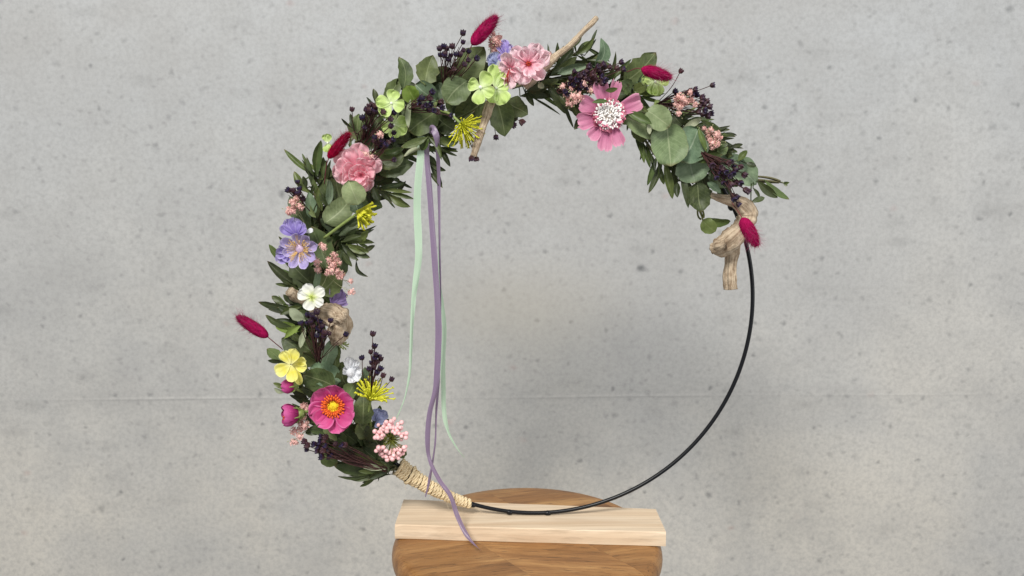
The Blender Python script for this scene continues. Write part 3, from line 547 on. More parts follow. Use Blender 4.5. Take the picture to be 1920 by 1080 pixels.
# ------------------------------------------------------------------ flowers
P_ROUND = [(0, .15), (.15, .42), (.3, .68), (.45, .88), (.6, .99), (.72, 1), (.83, .9), (.91, .7), (.97, .42), (1, .06)]
P_BLUNT = [(0, .14), (.2, .45), (.4, .7), (.6, .88), (.8, 1), (.92, .98), (1, .78)]
P_POINT = [(0, .15), (.2, .55), (.4, .88), (.55, 1), (.7, .9), (.85, .6), (.95, .28), (1, .02)]
class Flower:
    def __init__(s, name, label, px, py, d, cat='flower', group=None, face=(0, 0), spin=0.0):
        """face = how far the bloom turns right / up (radians) from facing the lens"""
        s.c = at(px, py, d); s.root = thing(name, s.c, label, cat, group)
        n = Vector((math.sin(face[0]), -math.cos(face[0]) * math.cos(face[1]), math.sin(face[1]))).normalized()
        s.n = n; s.x = Vector((0, 0, 1)).cross(n).normalized(); s.y = n.cross(s.x) * -1
        if s.y.z < 0: s.y = -s.y
        q = Quaternion(n, spin); s.x = q @ s.x; s.y = q @ s.y
    def petal(s, ang, r0, L, W, mat, z0=0, rise=0.0, curl=0.0, cup=0.2, ruf=0.05, prof=P_ROUND, jag=0.0, notch=0.0, name='petal', off=(0, 0)):
        ang = math.radians(ang); dr = s.x * math.cos(ang) + s.y * math.sin(ang); sd = s.n.cross(dr)
        r0 *= S * .93; L *= S * .89; W *= S * .9; z0 *= S; NV, NU = 12, 10; vs = []; uv = []; q = R.uniform(0, 99); c0 = s.c + s.x * off[0] * S + s.y * off[1] * S
        for i in range(NV + 1):
            v = i / NV
            for j in range(NU + 1):
                u = j / NU * 2 - 1; hw = interp(prof, v) * W / 2
                ve = v * (1 + (jag * noise.noise(Vector((u * 9, q, 0))) - notch * math.exp(-(u * 3.2) ** 2)) * v ** 3)
                h = z0 + rise * L * ve + curl * L * ve * ve + cup * W * u * u * (0.3 + v * .7) + ruf * W * noise.noise(Vector((u * 2.2, v * 2.2, q))) * (0.3 + 1.6 * v) + ruf * .5 * W * math.sin(u * 9 + q) * v ** 2
                vs.append(c0 + dr * (r0 + L * ve * math.cos(min(1.2, abs(rise) * .7))) + sd * u * hw + s.n * h); uv.append(((u + 1) / 2, v))
        k = NU + 1; fs = [(i * k + j, i * k + j + 1, (i + 1) * k + j + 1, (i + 1) * k + j) for i in range(NV) for j in range(NU)]
        mb = MB(); mb.add(vs, fs, uv); return part(name, mb, mat, s.root)
    def ringof(s, n, a0, r0, L, W, mat, jit=6, **k):
        for i in range(n): s.petal(a0 + 360 * i / n + R.uniform(-jit, jit), r0, L * R.uniform(.92, 1.06), W * R.uniform(.93, 1.05), mat, **k)
    def stamens(s, n, r, h, mat, head=1.2, name='stamens', rin=0, thick=.5, mi=None, headmat=None, spread=1.0):
        mb = MB(); R2 = R
        for i in range(n):
            a = R2.uniform(0, 6.283); rr = (rin + (r - rin) * math.sqrt(R2.random())) * S; dr = s.x * math.cos(a) + s.y * math.sin(a)
            b = s.c + dr * rr * 0.25 * (1 if not rin else 2.4); t = s.c + dr * rr * spread + s.n * h * S * (1 - 0.4 * (rr / (r * S)) ** 2) * R2.uniform(.85, 1.1)
            m = b.lerp(t, .5) + s.n * h * S * 0.15; tube(mb, smoothpath([b, m, t], 3), thick * S, 4, mi=0); ball(mb, t, head * S, 7, 4, (t - m).normalized(), 1.3, mi=1 if headmat else 0)
        return part(name, mb, [mat, headmat] if headmat else mat, s.root)
    def stem(s, pts, r=2.4, mat=None, name='stalk'):
        mb = MB(); tube(mb, smoothpath([at(*p) for p in pts], 6), r * S, 8); return part(name, mb, mat or STEML, s.root)
    def centre(s, r, mat, h=.6, name='flower_centre', z=0, jit=.08):
        mb = MB(); ball(mb, s.c + s.n * z * S, r * S, 14, 9, s.n, h, jit=jit); return part(name, mb, mat, s.root)
STEML = simple('pale_green_stalk', G(112, 130, 66), G(140, 154, 92), 400, 0.5, 0.1)
PINK = petal_mat('soft_pink_petal', G(234, 136, 160), G(245, 176, 192), G(249, 208, 214), G(250, 224, 228), 0.3, .38)
PALEP = petal_mat('pale_pink_petal', G(214, 100, 126), G(242, 192, 204), G(248, 222, 228), G(250, 232, 236), 0.3, .38, pos=(0.0, .35, .9))
MAUVE = petal_mat('mauve_petal', G(140, 56, 100), G(190, 110, 146), G(208, 140, 168), G(218, 160, 182), 0.55, .25)
DUSTY = petal_mat('dusty_pink_petal', G(178, 84, 116), G(204, 112, 138), G(214, 132, 154), None, 0.45, .25)
MAG = petal_mat('magenta_petal', G(160, 36, 88), G(196, 62, 124), G(214, 100, 156), G(224, 130, 178), 0.5, .22, pos=(0.1, .55, 1.0))
BUDM = petal_mat('magenta_bud_petal', G(148, 36, 96), G(178, 56, 122), G(196, 92, 150), None, 0.6, .15)
HYD = petal_mat('green_hydrangea_petal', G(226, 238, 196), G(200, 222, 140), G(190, 214, 124), G(222, 234, 178), 0.3, .3)
VIO = petal_mat('violet_petal', G(214, 202, 218), G(188, 176, 214), G(168, 154, 208), G(222, 214, 238), 0.4, .25)
VIOD = petal_mat('deep_violet_petal', G(98, 80, 156), G(148, 132, 200), G(174, 160, 216), G(204, 194, 234), 0.4, .25)
LIL = petal_mat('dusty_purple_petal', G(118, 98, 150), G(140, 120, 168), G(154, 134, 182), None, 0.6, .25)
WHI = petal_mat('cream_white_petal', G(214, 226, 132), G(238, 240, 222), G(240, 241, 236), None, 0.12, .3, pos=(0.0, .4, .8))
PUREW = petal_mat('white_petal', G(214, 218, 224), G(228, 230, 234), G(236, 237, 240), None, 0.2, .3)
YEL = petal_mat('yellow_petal', G(240, 236, 170), G(240, 230, 100), G(244, 240, 150), G(246, 242, 176), 0.12, .3)
BLU = petal_mat('pale_blue_petal', G(140, 150, 190), G(158, 166, 204), G(170, 178, 212), None, 0.3, .3)
YC = simple('yellow_centre', G(216, 176, 20), G(240, 212, 50), 1500, .7, .6)
ORA = simple('orange_stamen', G(200, 70, 24), G(228, 112, 40), 900, .6, .2)
CRIM = simple('crimson_stamen', G(130, 24, 34), G(176, 50, 40), 900, .6, .2)
GOLD = simple('gold_stamen', G(196, 154, 84), G(222, 190, 130), 900, .6, .2)
WST = simple('white_stamen', G(226, 222, 218), G(242, 240, 238), 900, .6, .1)
PURB = simple('white_button', G(214, 220, 200), G(236, 240, 226), 900, .5, .1)
LILC = simple('lilac_centre', G(176, 150, 182), G(206, 184, 206), 900, .5, .1)
# soft pink double flower
f = Flower('pink_double_flower', 'large soft pink many-petalled flower with a round leaf over its lower edge', 668, 318, .030, face=(.12, -.12))
f.ringof(6, 10, 4, 47, 38, PINK, 12, z0=-9, rise=.0, cup=.10, ruf=.16, notch=.05); f.ringof(6, 38, 3, 39, 34, PINK, 14, z0=-2, rise=.18, cup=.16, ruf=.18, notch=.06)
f.ringof(5, 5, 2, 31, 30, PINK, 16, z0=3, rise=.32, cup=.24, ruf=.2, off=(4, -5)); f.ringof(5, 60, 1, 22, 24, PINK, 18, z0=6, rise=.6, cup=.35, ruf=.22, off=(6, -8))
for a, L, W in ((20, 17, 12), (80, 15, 14), (150, 16, 12), (250, 18, 13), (310, 14, 14)): f.petal(a, 0, L, W, PINK, z0=7, rise=1.0, cup=.5, ruf=.3, off=(8, -9))
# pale pink pair
f = Flower('pale_pink_blossom', 'pale pink ruffled blossom with a dark red throat at the top of the wreath', 990, 121, .034, group='pale pink blossoms at the top', face=(.15, .15))
f.ringof(6, 15, 3, 40, 34, PALEP, 14, z0=-3, rise=.1, cup=.2, ruf=.3); f.ringof(5, 45, 4, 27, 25, PALEP, 14, z0=3, rise=.4, cup=.3, ruf=.34)
f.centre(5, simple('orange_throat', G(150, 40, 20), G(190, 80, 40), 900), z=2); f.stamens(14, 6, 9, CRIM, .8)
f = Flower('pale_pink_blossom', 'smaller half-open pink blossom showing red stamens beside the green flower', 957, 128, .038, group='pale pink blossoms at the top', face=(-.35, -.35))
for a, L, W in ((95, 30, 26), (40, 24, 22), (140, 20, 24), (215, 20, 22), (268, 36, 26), (310, 26, 20)): f.petal(a, 2, L, W, PALEP, rise=.2, cup=.25, ruf=.18)
mb = MB()
for i in range(13):
    a = math.radians(R.uniform(245, 300)); tube(mb, smoothpath([f.c + f.n * .002, f.c + f.n * .006 + (f.x * math.cos(a) + f.y * math.sin(a)) * 12 * S, f.c + f.n * .004 + (f.x * math.cos(a) + f.y * math.sin(a)) * R.uniform(20, 30) * S], 3), .45 * S, 4)
part('stamens', mb, CRIM, f.root)
# mauve fringed
f = Flower('mauve_fringed_flower', 'big mauve flower with serrated petals and a white tufted centre', 1141, 216, .034, face=(.05, .05))
for a, L, W in ((24, 64, 34), (76, 62, 22), (108, 62, 32), (158, 58, 34), (195, 60, 34), (232, 56, 26), (262, 68, 30), (290, 60, 26)):
    f.petal(a, 3, L, W, MAUVE, z0=-4, rise=.12, curl=.05, cup=.22, ruf=.1, prof=P_BLUNT, jag=.10)
f.ringof(6, 20, 2, 30, 27, DUSTY, z0=1, rise=.2, cup=.1, ruf=.22, prof=P_BLUNT, jag=.14)
f.ringof(5, 50, 2, 26, 26, DUSTY, z0=4, rise=.3, cup=.1, ruf=.25, prof=P_BLUNT, jag=.14)
f.centre(19, simple('cream_base', G(176, 160, 150), G(222, 214, 204), 900, .8, .6), z=3, h=.45, jit=.12); f.stamens(230, 26, 15, WST, 1.7, thick=.6)
# hydrangea florets
HG = 'green hydrangea florets'
def floret(label, px, py, d, r, rot, angs=None, face=(0, 0), mat=HYD, name='green_hydrangea_floret', group=HG, centre=PURB):
    f = Flower(name, label, px, py, d, 'floret' if 'floret' in name else 'flower', group, face)
    for a in (angs or [rot + 90 * i for i in range(4)]): f.petal(a, 1, r * R.uniform(.95, 1.12), r * .98, mat, rise=.12, curl=R.uniform(-.1, .1), cup=.22, ruf=.16, z0=R.uniform(-3, 3))
    if centre: f.centre(2.6, centre, 1, z=1.5)
    return f
f = Flower('green_hydrangea_floret', 'lime green floret overlapped by its twin and touching the pale pink blossom', 930, 165, .036, 'floret', HG, (.12, 0))
for a, L, W in ((97, 44, 26), (60, 32, 24), (20, 24, 26), (-58, 34, 34), (-115, 30, 26)): f.petal(a, 1, L, W, HYD, rise=.1, cup=.2, ruf=.14, z0=-2)
f.centre(2.4, PURB, 1, z=1)
f = Flower('green_hydrangea_floret', 'lime green floret with a white button centre left of its twin at the top', 901, 164, .044, 'floret', HG, (-.1, 0))
for a, L, W in ((160, 23, 26), (52, 31, 31), (-98, 32, 27), (-28, 29, 24)): f.petal(a, 1, L, W, HYD, rise=.1, cup=.2, ruf=.14, z0=0)
f.centre(3.2, PURB, 1, z=1.5)
floret('bright green floret with one large upright petal above the dark pods', 734, 194, .036, 27, 70, [78, 172, -20, -125], (0, .1))
floret('green floret half hidden under the upright green one', 738, 234, .026, 25, 0, [25, -30, -85, 195, 110], (.3, -.3))
floret('green floret tucked under the bunny tail at the upper right', 1228, 153, .020, 26, 0, [165, 15, -70, -110, 80], (.1, -.2))
floret('small green floret peeping out left of the deep red bunny tail', 616, 268, .012, 17, 0, [60, 110, 250, 300], (-.4, 0))
floret('green petals under the stems of the upper right dark pods', 1240, 190, .014, 18, 0, [-10, -60, 200], (.3, -.3), centre=None)
# purple flowers
VG = 'violet flowers on the left'
f = Flower('violet_flower', 'open violet flower with pale-edged cupped petals and golden stamens', 563, 466, .036, group=VG, face=(-.05, -.05))
for a, L, W in ((95, 29, 20), (48, 32, 22), (12, 40, 22), (-28, 38, 22), (-68, 38, 22), (-110, 36, 19), (150, 34, 22), (195, 28, 18)): f.petal(a, 3, L, W, VIO, rise=.2, curl=.2, cup=.45, ruf=.08)
f.centre(9, LILC, .55, z=2)
mb = MB()
for i in range(60):
    a = R.uniform(0, 6.283); rr = R.uniform(12, 24) * S; dr = f.x * math.cos(a) + f.y * math.sin(a); b = f.c + dr * 7 * S + f.n * .002; t = f.c + dr * rr + f.n * R.uniform(.004, .008)
    tube(mb, smoothpath([b, b.lerp(t, .5) + f.n * .0015, t], 3), .4 * S, 4); ball(mb, t, 1.0 * S, 6, 4)
part('stamens', mb, GOLD, f.root)
f = Flower('violet_flower', 'cup-shaped violet flower behind and above the open one', 556, 442, .024, group=VG, face=(.1, .6))
for a, L, W in ((60, 24, 24), (95, 26, 26), (130, 30, 24), (170, 30, 22), (20, 22, 22)): f.petal(a, 2, L, W, VIOD, rise=.5, cup=.4, ruf=.15)
f.petal(20, 18, 16, 12, PUREW, rise=.2)
f = Flower('violet_flower', 'violet petals curling at the lower left of the open flower', 545, 472, .022, group=VG, face=(-.4, -.2))
for a, L, W in ((150, 20, 22), (185, 24, 22), (215, 28, 24), (250, 18, 20)): f.petal(a, 2, L, W, VIOD, rise=.25, cup=.4, ruf=.16)
f = Flower('violet_flower', 'dusty purple petal beside the lumpy driftwood knot', 622, 572, .012, group=VG, face=(.3, .1))
for a, L, W in ((72, 36, 28), (48, 36, 26), (20, 30, 24)): f.petal(a, 1, L, W, LIL, rise=.1, cup=.1, ruf=.15, prof=P_BLUNT, jag=.12)
f = Flower('violet_flower', 'small violet flower behind the top bunny tail', 950, 105, .018, group='violet flowers at the top', face=(.1, .2))
for a, L, W in ((125, 30, 18), (100, 30, 20), (65, 22, 22), (20, 20, 18), (200, 18, 18)): f.petal(a, 1, L, W, VIO if a < 90 else VIOD, rise=.1, cup=.15, ruf=.18, jag=.1)
f = Flower('pale_blue_blossom', 'grey-blue petals left of the pale pink blossom', 932, 118, .018, group='pale blue blossoms', face=(0, .2))
for a, L, W in ((150, 20, 20), (110, 20, 18), (210, 18, 16)): f.petal(a, 1, L, W, BLU, rise=.15, cup=.2, ruf=.2)
f = Flower('pale_blue_blossom', 'pale blue ruffled petals above the pink berries', 704, 790, .014, group='pale blue blossoms', face=(.2, .1))
for a, L, W in ((75, 28, 26), (40, 30, 24), (110, 24, 20), (5, 18, 18), (-60, 12, 14)): f.petal(a, 1, L, W, BLU, rise=.12, cup=.15, ruf=.2, jag=.1)
# white, yellow
f = Flower('white_flower', 'white five-petalled flower with a yellow-green middle', 584, 557, .038, face=(-.05, .05), group='white flowers')
for a, L, W in ((108, 28, 23), (163, 27, 24), (32, 31, 24), (-32, 27, 22), (-105, 26, 24)): f.petal(a, 1, L, W, WHI, rise=.08, cup=.14, ruf=.12)
f.stamens(9, 7, 9, simple('lime_stamen', G(186, 204, 90), G(220, 230, 130), 900), .7, thick=.35)
f = Flower('white_flower', 'crumpled white flower between the leaves right of the wreath stem', 657, 698, .022, face=(.4, .1), group='white flowers')
for a, L, W in ((100, 34, 22), (65, 28, 18), (-20, 20, 28), (15, 20, 22), (-80, 20, 24), (150, 18, 20)): f.petal(a, 1, L, W, PUREW, rise=.3, cup=.35, ruf=.25)
f.centre(9, PUREW, .9, z=1)
f = Flower('yellow_flower', 'yellow rounded-petal flower low on the left side', 545, 683, .038, face=(-.05, 0))
for a, L, W in ((118, 30, 24), (70, 34, 26), (-150, 33, 28), (-80, 34, 25)): f.petal(a, 1, L, W, YEL, rise=.1, cup=.16, ruf=.08)
for a, L, W in ((10, 28, 20), (-20, 30, 22), (-70, 46, 18)): f.petal(a, 1, L, W, YEL, z0=-10, rise=.0, cup=.16, ruf=.1)
# magenta
f = Flower('magenta_flower', 'large open magenta flower with a yellow eye and orange stamens', 626, 760, .040, face=(.0, .0))
for a, L, W, z in ((140, 45, 44, -2), (82, 44, 44, -4), (18, 44, 46, 0), (-38, 48, 44, 2), (-72, 52, 48, -4), (200, 46, 46, 0), (232, 42, 44, 3)): f.petal(a, 2, L, W, MAG, z0=z, rise=.22, curl=.1, cup=.16, ruf=.12)
f.centre(8.5, YC, .6, z=4, jit=.14)
mb = MB()
for i in range(48):
    a = 2 * math.pi * i / 48 + R.uniform(-.05, .05); rr = (15 if i % 2 else 19.5) + R.uniform(-1.5, 1.5); dr = f.x * math.cos(a) + f.y * math.sin(a); b = f.c + dr * 8 * S + f.n * .002; t = f.c + dr * rr * S + f.n * R.uniform(.004, .006)
    tube(mb, smoothpath([b, b.lerp(t, .5) + f.n * .001, t], 3), .7 * S, 5); ball(mb, t, 1.9 * S, 7, 5, dr, 1.5)
part('stamens', mb, ORA, f.root)
mb = MB()
for i in range(40):
    a = R.uniform(0, 6.283); dr = f.x * math.cos(a) + f.y * math.sin(a); ball(mb, f.c + dr * R.uniform(8, 11) * S + f.n * .0035, 1.1 * S, 6, 4)
part('pollen', mb, YC, f.root)
def bud(label, px, py, d, r, L, stempts, open_=0.0):
    c = at(px, py, d); f = Flower('magenta_bud', label, px, py, d, 'bud', 'magenta buds')
    ax = Vector((-1, -.25, -.05)).normalized() if not open_ else Vector((-.92, -.45, .0)).normalized()
    b = c - ax * r * S * .9
    q = Vector((0, 0, 1)).rotation_difference(ax)
    npet = 5 if not open_ else 7
    for k in range(npet):
        a0 = 2 * math.pi * k / npet + .3; mb = MB(); vs = []; uv = []
        for i in range(11):
            v = i / 10
            for j in range(9):
                u = j / 8 * 2 - 1; a = a0 + u * (1.0 - .45 * v ** 2.5)
                rr = r * S * (math.sin(math.pi * (0.08 + v * (0.80 - open_ * .25))) ** .8) * (1.0 + .07 * math.sin(k * 2.1) + .05 * (k % 2)) * (1 + open_ * v * .35)
                vs.append(b + q @ Vector((rr * math.cos(a), rr * math.sin(a), L * S * (v ** .9) * (1 - .12 * u * u)))); uv.append(((u + 1) / 2, v))
        fs = [(i * 9 + j, i * 9 + j + 1, (i + 1) * 9 + j + 1, (i + 1) * 9 + j) for i in range(10) for j in range(8)]
        mb.add(vs, fs, uv); part('petal', mb, BUDM, f.root)
    mb = MB(); ball(mb, b, r * .62 * S, 10, 6, ax, .9)
    for k in range(5):
        a = 2 * math.pi * k / 5; dr = q @ Vector((math.cos(a), math.sin(a), 0)); tube(mb, smoothpath([b, b + dr * r * .75 * S + ax * r * .2 * S, b + dr * r * .98 * S + ax * r * .9 * S], 4), lambda t: (3.2 * (1 - t) + .4) * S, 6)
    part('calyx', mb, STEML, f.root)
    if open_:
        mb = MB(); [tube(mb, [b + ax * .6 * r * S, b + ax * L * .95 * S + Vector((0, R.uniform(-1, 1), R.uniform(-1.4, .2))) * 5 * S], .8 * S, 4) for _ in range(8)]; part('stamens', mb, ORA, f.root)
    f.stem(stempts, 3.2)
bud('closed round magenta bud above the half-open one at the far left', 541, 724, .026, 13, 25, [(552, 728, .022), (568, 734, .018), (590, 742, .012)])
bud('half-open magenta bud left of the large magenta flower', 547, 778, .028, 17, 32, [(560, 774, .026), (580, 771, .02), (600, 768, .012)], .6)
# ------------------------------------------------------------------ spidery yellow flowers
YG = petal_mat('yellow_green_filament', G(146, 158, 50), G(204, 206, 44), G(226, 222, 70), None, .2, .15)
GG = simple('green_filament', G(120, 136, 60), G(158, 168, 84), 600, .6, .1)
def spidery(label, px, py, d, dr, n, L, cone, mat, thick=1.3, stempts=None, curl=0.3, heads=1.6, group='yellow spidery flowers', flat=.6):
    f = Flower('yellow_spidery_flower', label, px, py, d, 'flower', group)
    ax = Vector((math.cos(math.radians(dr)), -.35, math.sin(math.radians(dr)))).normalized(); mb = MB()
    s1 = ax.orthogonal().normalized(); s2 = ax.cross(s1)
    for i in range(n):
        a = R.uniform(0, 6.283); k = math.sqrt(R.random()) * cone; off = s1 * math.cos(a) + s2 * math.sin(a)
        LL = L * R.uniform(.62, 1.05) * S; di = (ax + off * math.tan(k) * .9).normalized()
        p1 = f.c + di * LL * .5; p2 = f.c + di * LL + (di - ax * .9) * LL * curl * R.uniform(.2, 1.0)
        r = thick * R.uniform(.75, 1.2) * S; P = smoothpath([f.c, p1, p2], 4); tube(mb, P, lambda t: r * (.55 + .6 * t), 5)
        for q_ in range(2): ball(mb, p2 + Vector([R.uniform(-1, 1) for _ in range(3)]) * 1.4 * S, heads * R.uniform(.7, 1.1) * S, 6, 4)
    part('filaments', mb, mat, f.root)
    if stempts: f.stem(stempts, 2.6)
    return f
spidery('upright yellow spidery flower beside the lone dark pod stalk', 694, 752, .026, 72, 78, 42, .95, YG, stempts=[(694, 752, .026), (692, 775, .02), (697, 805, .012)])
spidery('drooping yellow spidery flower on a thick green stalk', 668, 396, .030, -22, 72, 34, .85, YG, thick=1.9, stempts=[(668, 402, .028), (640, 422, .024), (608, 446, .016)], curl=.1)
spidery('loose yellow spidery flower hanging inside the hoop beside the short stick', 862, 230, .026, -50, 95, 44, 1.1, YG, thick=.8, heads=1.3, stempts=[(864, 232, .026), (845, 215, .024), (824, 206, .02)])
spidery('small green spidery tuft at the right below the driftwood knot', 630, 640, .014, -5, 16, 22, .75, GG, thick=1.0, heads=1.2, group='yellow spidery flowers')
# ------------------------------------------------------------------ pink berries
PB = simple('pink_berry', G(228, 172, 174), G(244, 204, 204), 200, .35, .05, spec=.5)
def berries():
    f = Flower('pink_berry_cluster', 'round cluster of pearly pink berries just above the cord', 733, 826, .030, 'berry cluster')
    mb = MB(); ball(mb, Vector((0, 0, 0)), 1, 12, 8); me = mb.mesh('berry', PB)
    pts = []; tries = 0
    while len(pts) < 88 and tries < 6000:
        tries += 1
        a = R.uniform(0, 6.283); rr = R.uniform(17, 37)
        if 3.0 < a < 3.5 and rr > 0: 
            if R.random() < .92: continue
        if a > 5.9 or a < .0: continue
        x, y = rr * math.cos(a) * .9, rr * math.sin(a) * 1.02; h = R.uniform(-8, 10) - (rr - 24) * .35
        p = Vector((x, y, h))
        if all((p - q).length > 4.6 for q in pts): pts.append(p)
    mb = MB()
    for p in pts:
        wp = f.c + (f.x * p.x + f.y * p.y + f.n * p.z) * S; s = R.uniform(3.5, 4.7) * S
        inst('berry', me, f.root, wp, Quaternion((1, 0, 0), R.uniform(0, 3)), s)
        tube(mb, smoothpath([f.c - f.n * 12 * S, f.c + (wp - f.c) * .45 + f.n * 1 * S, wp], 3), .55 * S, 4)
    part('stalks', mb, simple('olive_stalk', G(74, 80, 30), G(120, 124, 56), 600), f.root)
    mb = MB()
    for i in range(40):
        a = R.uniform(0, 6.283); t = f.c + (f.x * math.cos(a) + f.y * math.sin(a)) * R.uniform(6, 17) * S + f.n * R.uniform(0, 6) * S; tube(mb, [f.c - f.n * 6 * S, t], .6 * S, 4)
    part('green_whiskers', mb, simple('whisker_green', G(70, 76, 26), G(122, 122, 50), 600), f.root)
berries()
# ------------------------------------------------------------------ dark seed pods
def podmesh(seed):
    rr = random.Random(seed); mb = MB(); seg = 12
    prof = [(0.12, -.1), (.42, .08), (.72, .35), (.86, .7), (.86, 1.05), (.92, 1.3), (.80, 1.55), (.45, 1.38), (.05, 1.25)]
    vs = []; uv = []
    for i, (r, z) in enumerate(prof):
        for k in range(seg):
            a = 2 * math.pi * k / seg; rj = r * (1 + (.13 if k % 2 else -.13) * (i > 1)) ; zj = z + (.22 if k % 2 else -.1) * (i in (5, 6)); vs.append(Vector((rj * math.cos(a), rj * math.sin(a), zj + rr.uniform(-.04, .04)))); uv.append((k / seg, i / (len(prof) - 1)))
    fs = [(i * seg + k, i * seg + (k + 1) % seg, (i + 1) * seg + (k + 1) % seg, (i + 1) * seg + k) for i in range(len(prof) - 1) for k in range(seg)]
    mb.add(vs, fs, uv); return mb.mesh('seed_pod', PODM, smooth=False)
def podmat():
    k = NT('dark_purple_pod'); uv = k.n('ShaderNodeTexCoord').outputs['UV']; sp = k.n('ShaderNodeSeparateXYZ'); k.l(uv, sp.inputs[0])
    rnd = k.n('ShaderNodeObjectInfo').outputs['Random']
    a = k.ramp(sp.outputs[1], [(0.0, G(66, 40, 36)), (0.42, G(44, 22, 32)), (0.66, G(40, 26, 72)), (0.85, G(20, 12, 30))])
    c = k.mix(k.ramp(rnd, [(.35, (0, 0, 0)), (.95, (.7, .7, .7))]), a, G(84, 50, 46)); c = k.mix(k.math('MULTIPLY', k.noise(k.pos(), 900, 2), .45), c, G(24, 16, 28))
    k.l(c, k.p.inputs['Base Color']); k.p.inputs['Roughness'].default_value = .55; k.p.inputs['Specular IOR Level'].default_value = .35; return k.m
PODM = podmat(); PODS = [podmesh(i) for i in range(4)]
PSTEM = simple('maroon_stem', G(44, 26, 28), G(78, 46, 42), 500, .6, .1)
def pods(label, base, pts, d0=.014, d1=.034, rad=5.7, jitter=.006):
    b = at(base[0], base[1], d0); root = thing('seed_pod_spray', b, label, 'seed pods', 'sprays of dark purple seed pods'); mb = MB()
    for (x, y) in pts:
        dd = d1 + R.uniform(-jitter, jitter); t = at(x, y + 0, dd); ax = (t - b).normalized()
        bb = b + Vector((R.uniform(-1, 1), R.uniform(-1, 1), R.uniform(-1, 1))) * .0022
        m = bb.lerp(t, .55) + Vector((R.uniform(-1, 1), R.uniform(-1, 0), R.uniform(-1, 1))) * .003
        Pp = smoothpath([bb, m, t], 5); tube(mb, Pp, .00042, 4); ax = (Pp[-1] - Pp[-2]).normalized()
        tilt = Vector((R.uniform(-.35, .35), R.uniform(-.6, .1), R.uniform(-.35, .35))); ax = (ax + tilt).normalized()
        s = rad * S * R.uniform(.78, 1.06)
        inst('seed_pod', R.choice(PODS), root, t - ax * s * .7, Vector((0, 0, 1)).rotation_difference(ax), s)
    for _ in range(int(len(pts) * .8)):
        x, y = R.choice(pts); t = at(x, y, d1).lerp(b, R.uniform(.05, .4)) + Vector((R.uniform(-1, 1), 0, R.uniform(-1, 1))) * .003; tube(mb, smoothpath([b, b.lerp(t, .5) + Vector((R.uniform(-1, 1), R.uniform(-1, 0), R.uniform(-1, 1))) * .002, t], 4), .00032, 4)
    part('stems', mb, PSTEM, root)
pods('dark purple seed pods bunched at the top beside the tallest bunny tail', (832, 168), [(868, 63), (868, 80), (832, 88), (838, 92), (848, 88), (868, 95), (878, 97), (832, 105), (845, 105), (855, 103), (862, 103), (877, 113), (893, 110), (825, 92), (870, 122), (850, 130), (835, 102), (841, 112), (826, 104)])
pods('dark purple seed pods standing left of the upright green floret', (678, 275), [(660, 206), (680, 222), (687, 207), (692, 200), (697, 197), (703, 200), (708, 192), (714, 191), (700, 207), (682, 240), (718, 211), (727, 215), (738, 212), (732, 224), (732, 237), (690, 206), (704, 210), (694, 214)])
pods('dark purple seed pods leaning right above the pale pink flower', (682, 312), [(738, 250), (715, 263), (702, 265), (707, 269), (735, 262), (727, 268), (722, 273), (738, 300), (712, 272), (703, 258)])
pods('dark purple seed pods lying across the round leaves at the upper left', (762, 204), [(809, 173), (791, 186), (805, 185), (785, 195), (797, 197), (806, 196), (826, 191), (828, 202), (812, 207), (818, 209), (804, 206), (844, 217), (792, 200), (786, 188)], .024, .042)
pods('few dark purple seed pods at the left above the small pink blossoms', (588, 404), [(541, 357), (550, 358), (553, 362), (562, 355), (568, 374), (558, 342), (560, 363), (556, 366)], .01, .022)
pods('fan of dark purple seed pods in front of the lumpy driftwood knot', (598, 676), [(594, 586), (578, 592), (585, 593), (577, 607), (583, 604), (599, 604), (565, 607), (595, 630), (602, 620), (608, 625), (620, 602), (617, 626), (648, 628), (590, 599), (606, 632), (604, 612), (596, 617), (588, 612)], .028, .044)
pods('upright dark purple seed pods standing inside the hoop by the yellow spidery flower', (694, 742), [(699, 627), (702, 650), (695, 661), (679, 672), (704, 665), (711, 669), (697, 681), (692, 693), (713, 692), (718, 705), (734, 712), (705, 680), (706, 700), (714, 674), (700, 690), (702, 673)], .02, .024)
pods('dark purple seed pods trailing left at the bottom of the wreath', (722, 880), [(572, 828), (576, 843), (590, 833), (597, 840), (607, 845), (603, 820), (612, 820), (630, 833), (643, 836), (604, 857), (618, 857), (622, 855), (577, 836), (615, 845), (595, 846), (648, 834), (608, 828), (600, 831), (611, 838), (620, 845)], .018, .034)
pods('thick cluster of dark purple seed pods above the mauve fringed flower', (1048, 168), [(1103, 125), (1120, 126), (1130, 122), (1142, 126), (1156, 128), (1164, 117), (1168, 130), (1076, 135), (1085, 142), (1093, 138), (1100, 135), (1088, 152), (1104, 150), (1113, 145), (1118, 132), (1125, 138), (1133, 150), (1127, 145), (1110, 140), (1058, 172), (1064, 175), (1080, 150), (1070, 148), (1096, 146), (1106, 158), (1116, 154), (1090, 160), (1075, 160), (1066, 158), (1084, 168), (1128, 156), (1100, 166)], .022, .036)
pods('dark purple seed pods reaching right with pale pink blossoms among them', (1232, 196), [(1276, 134), (1265, 172), (1335, 160), (1303, 167), (1287, 175), (1293, 170), (1305, 178), (1316, 183), (1320, 195), (1330, 200), (1312, 198), (1309, 210), (1317, 215), (1326, 217), (1325, 190), (1332, 213), (1298, 176), (1321, 207), (1315, 190)], .014, .024)
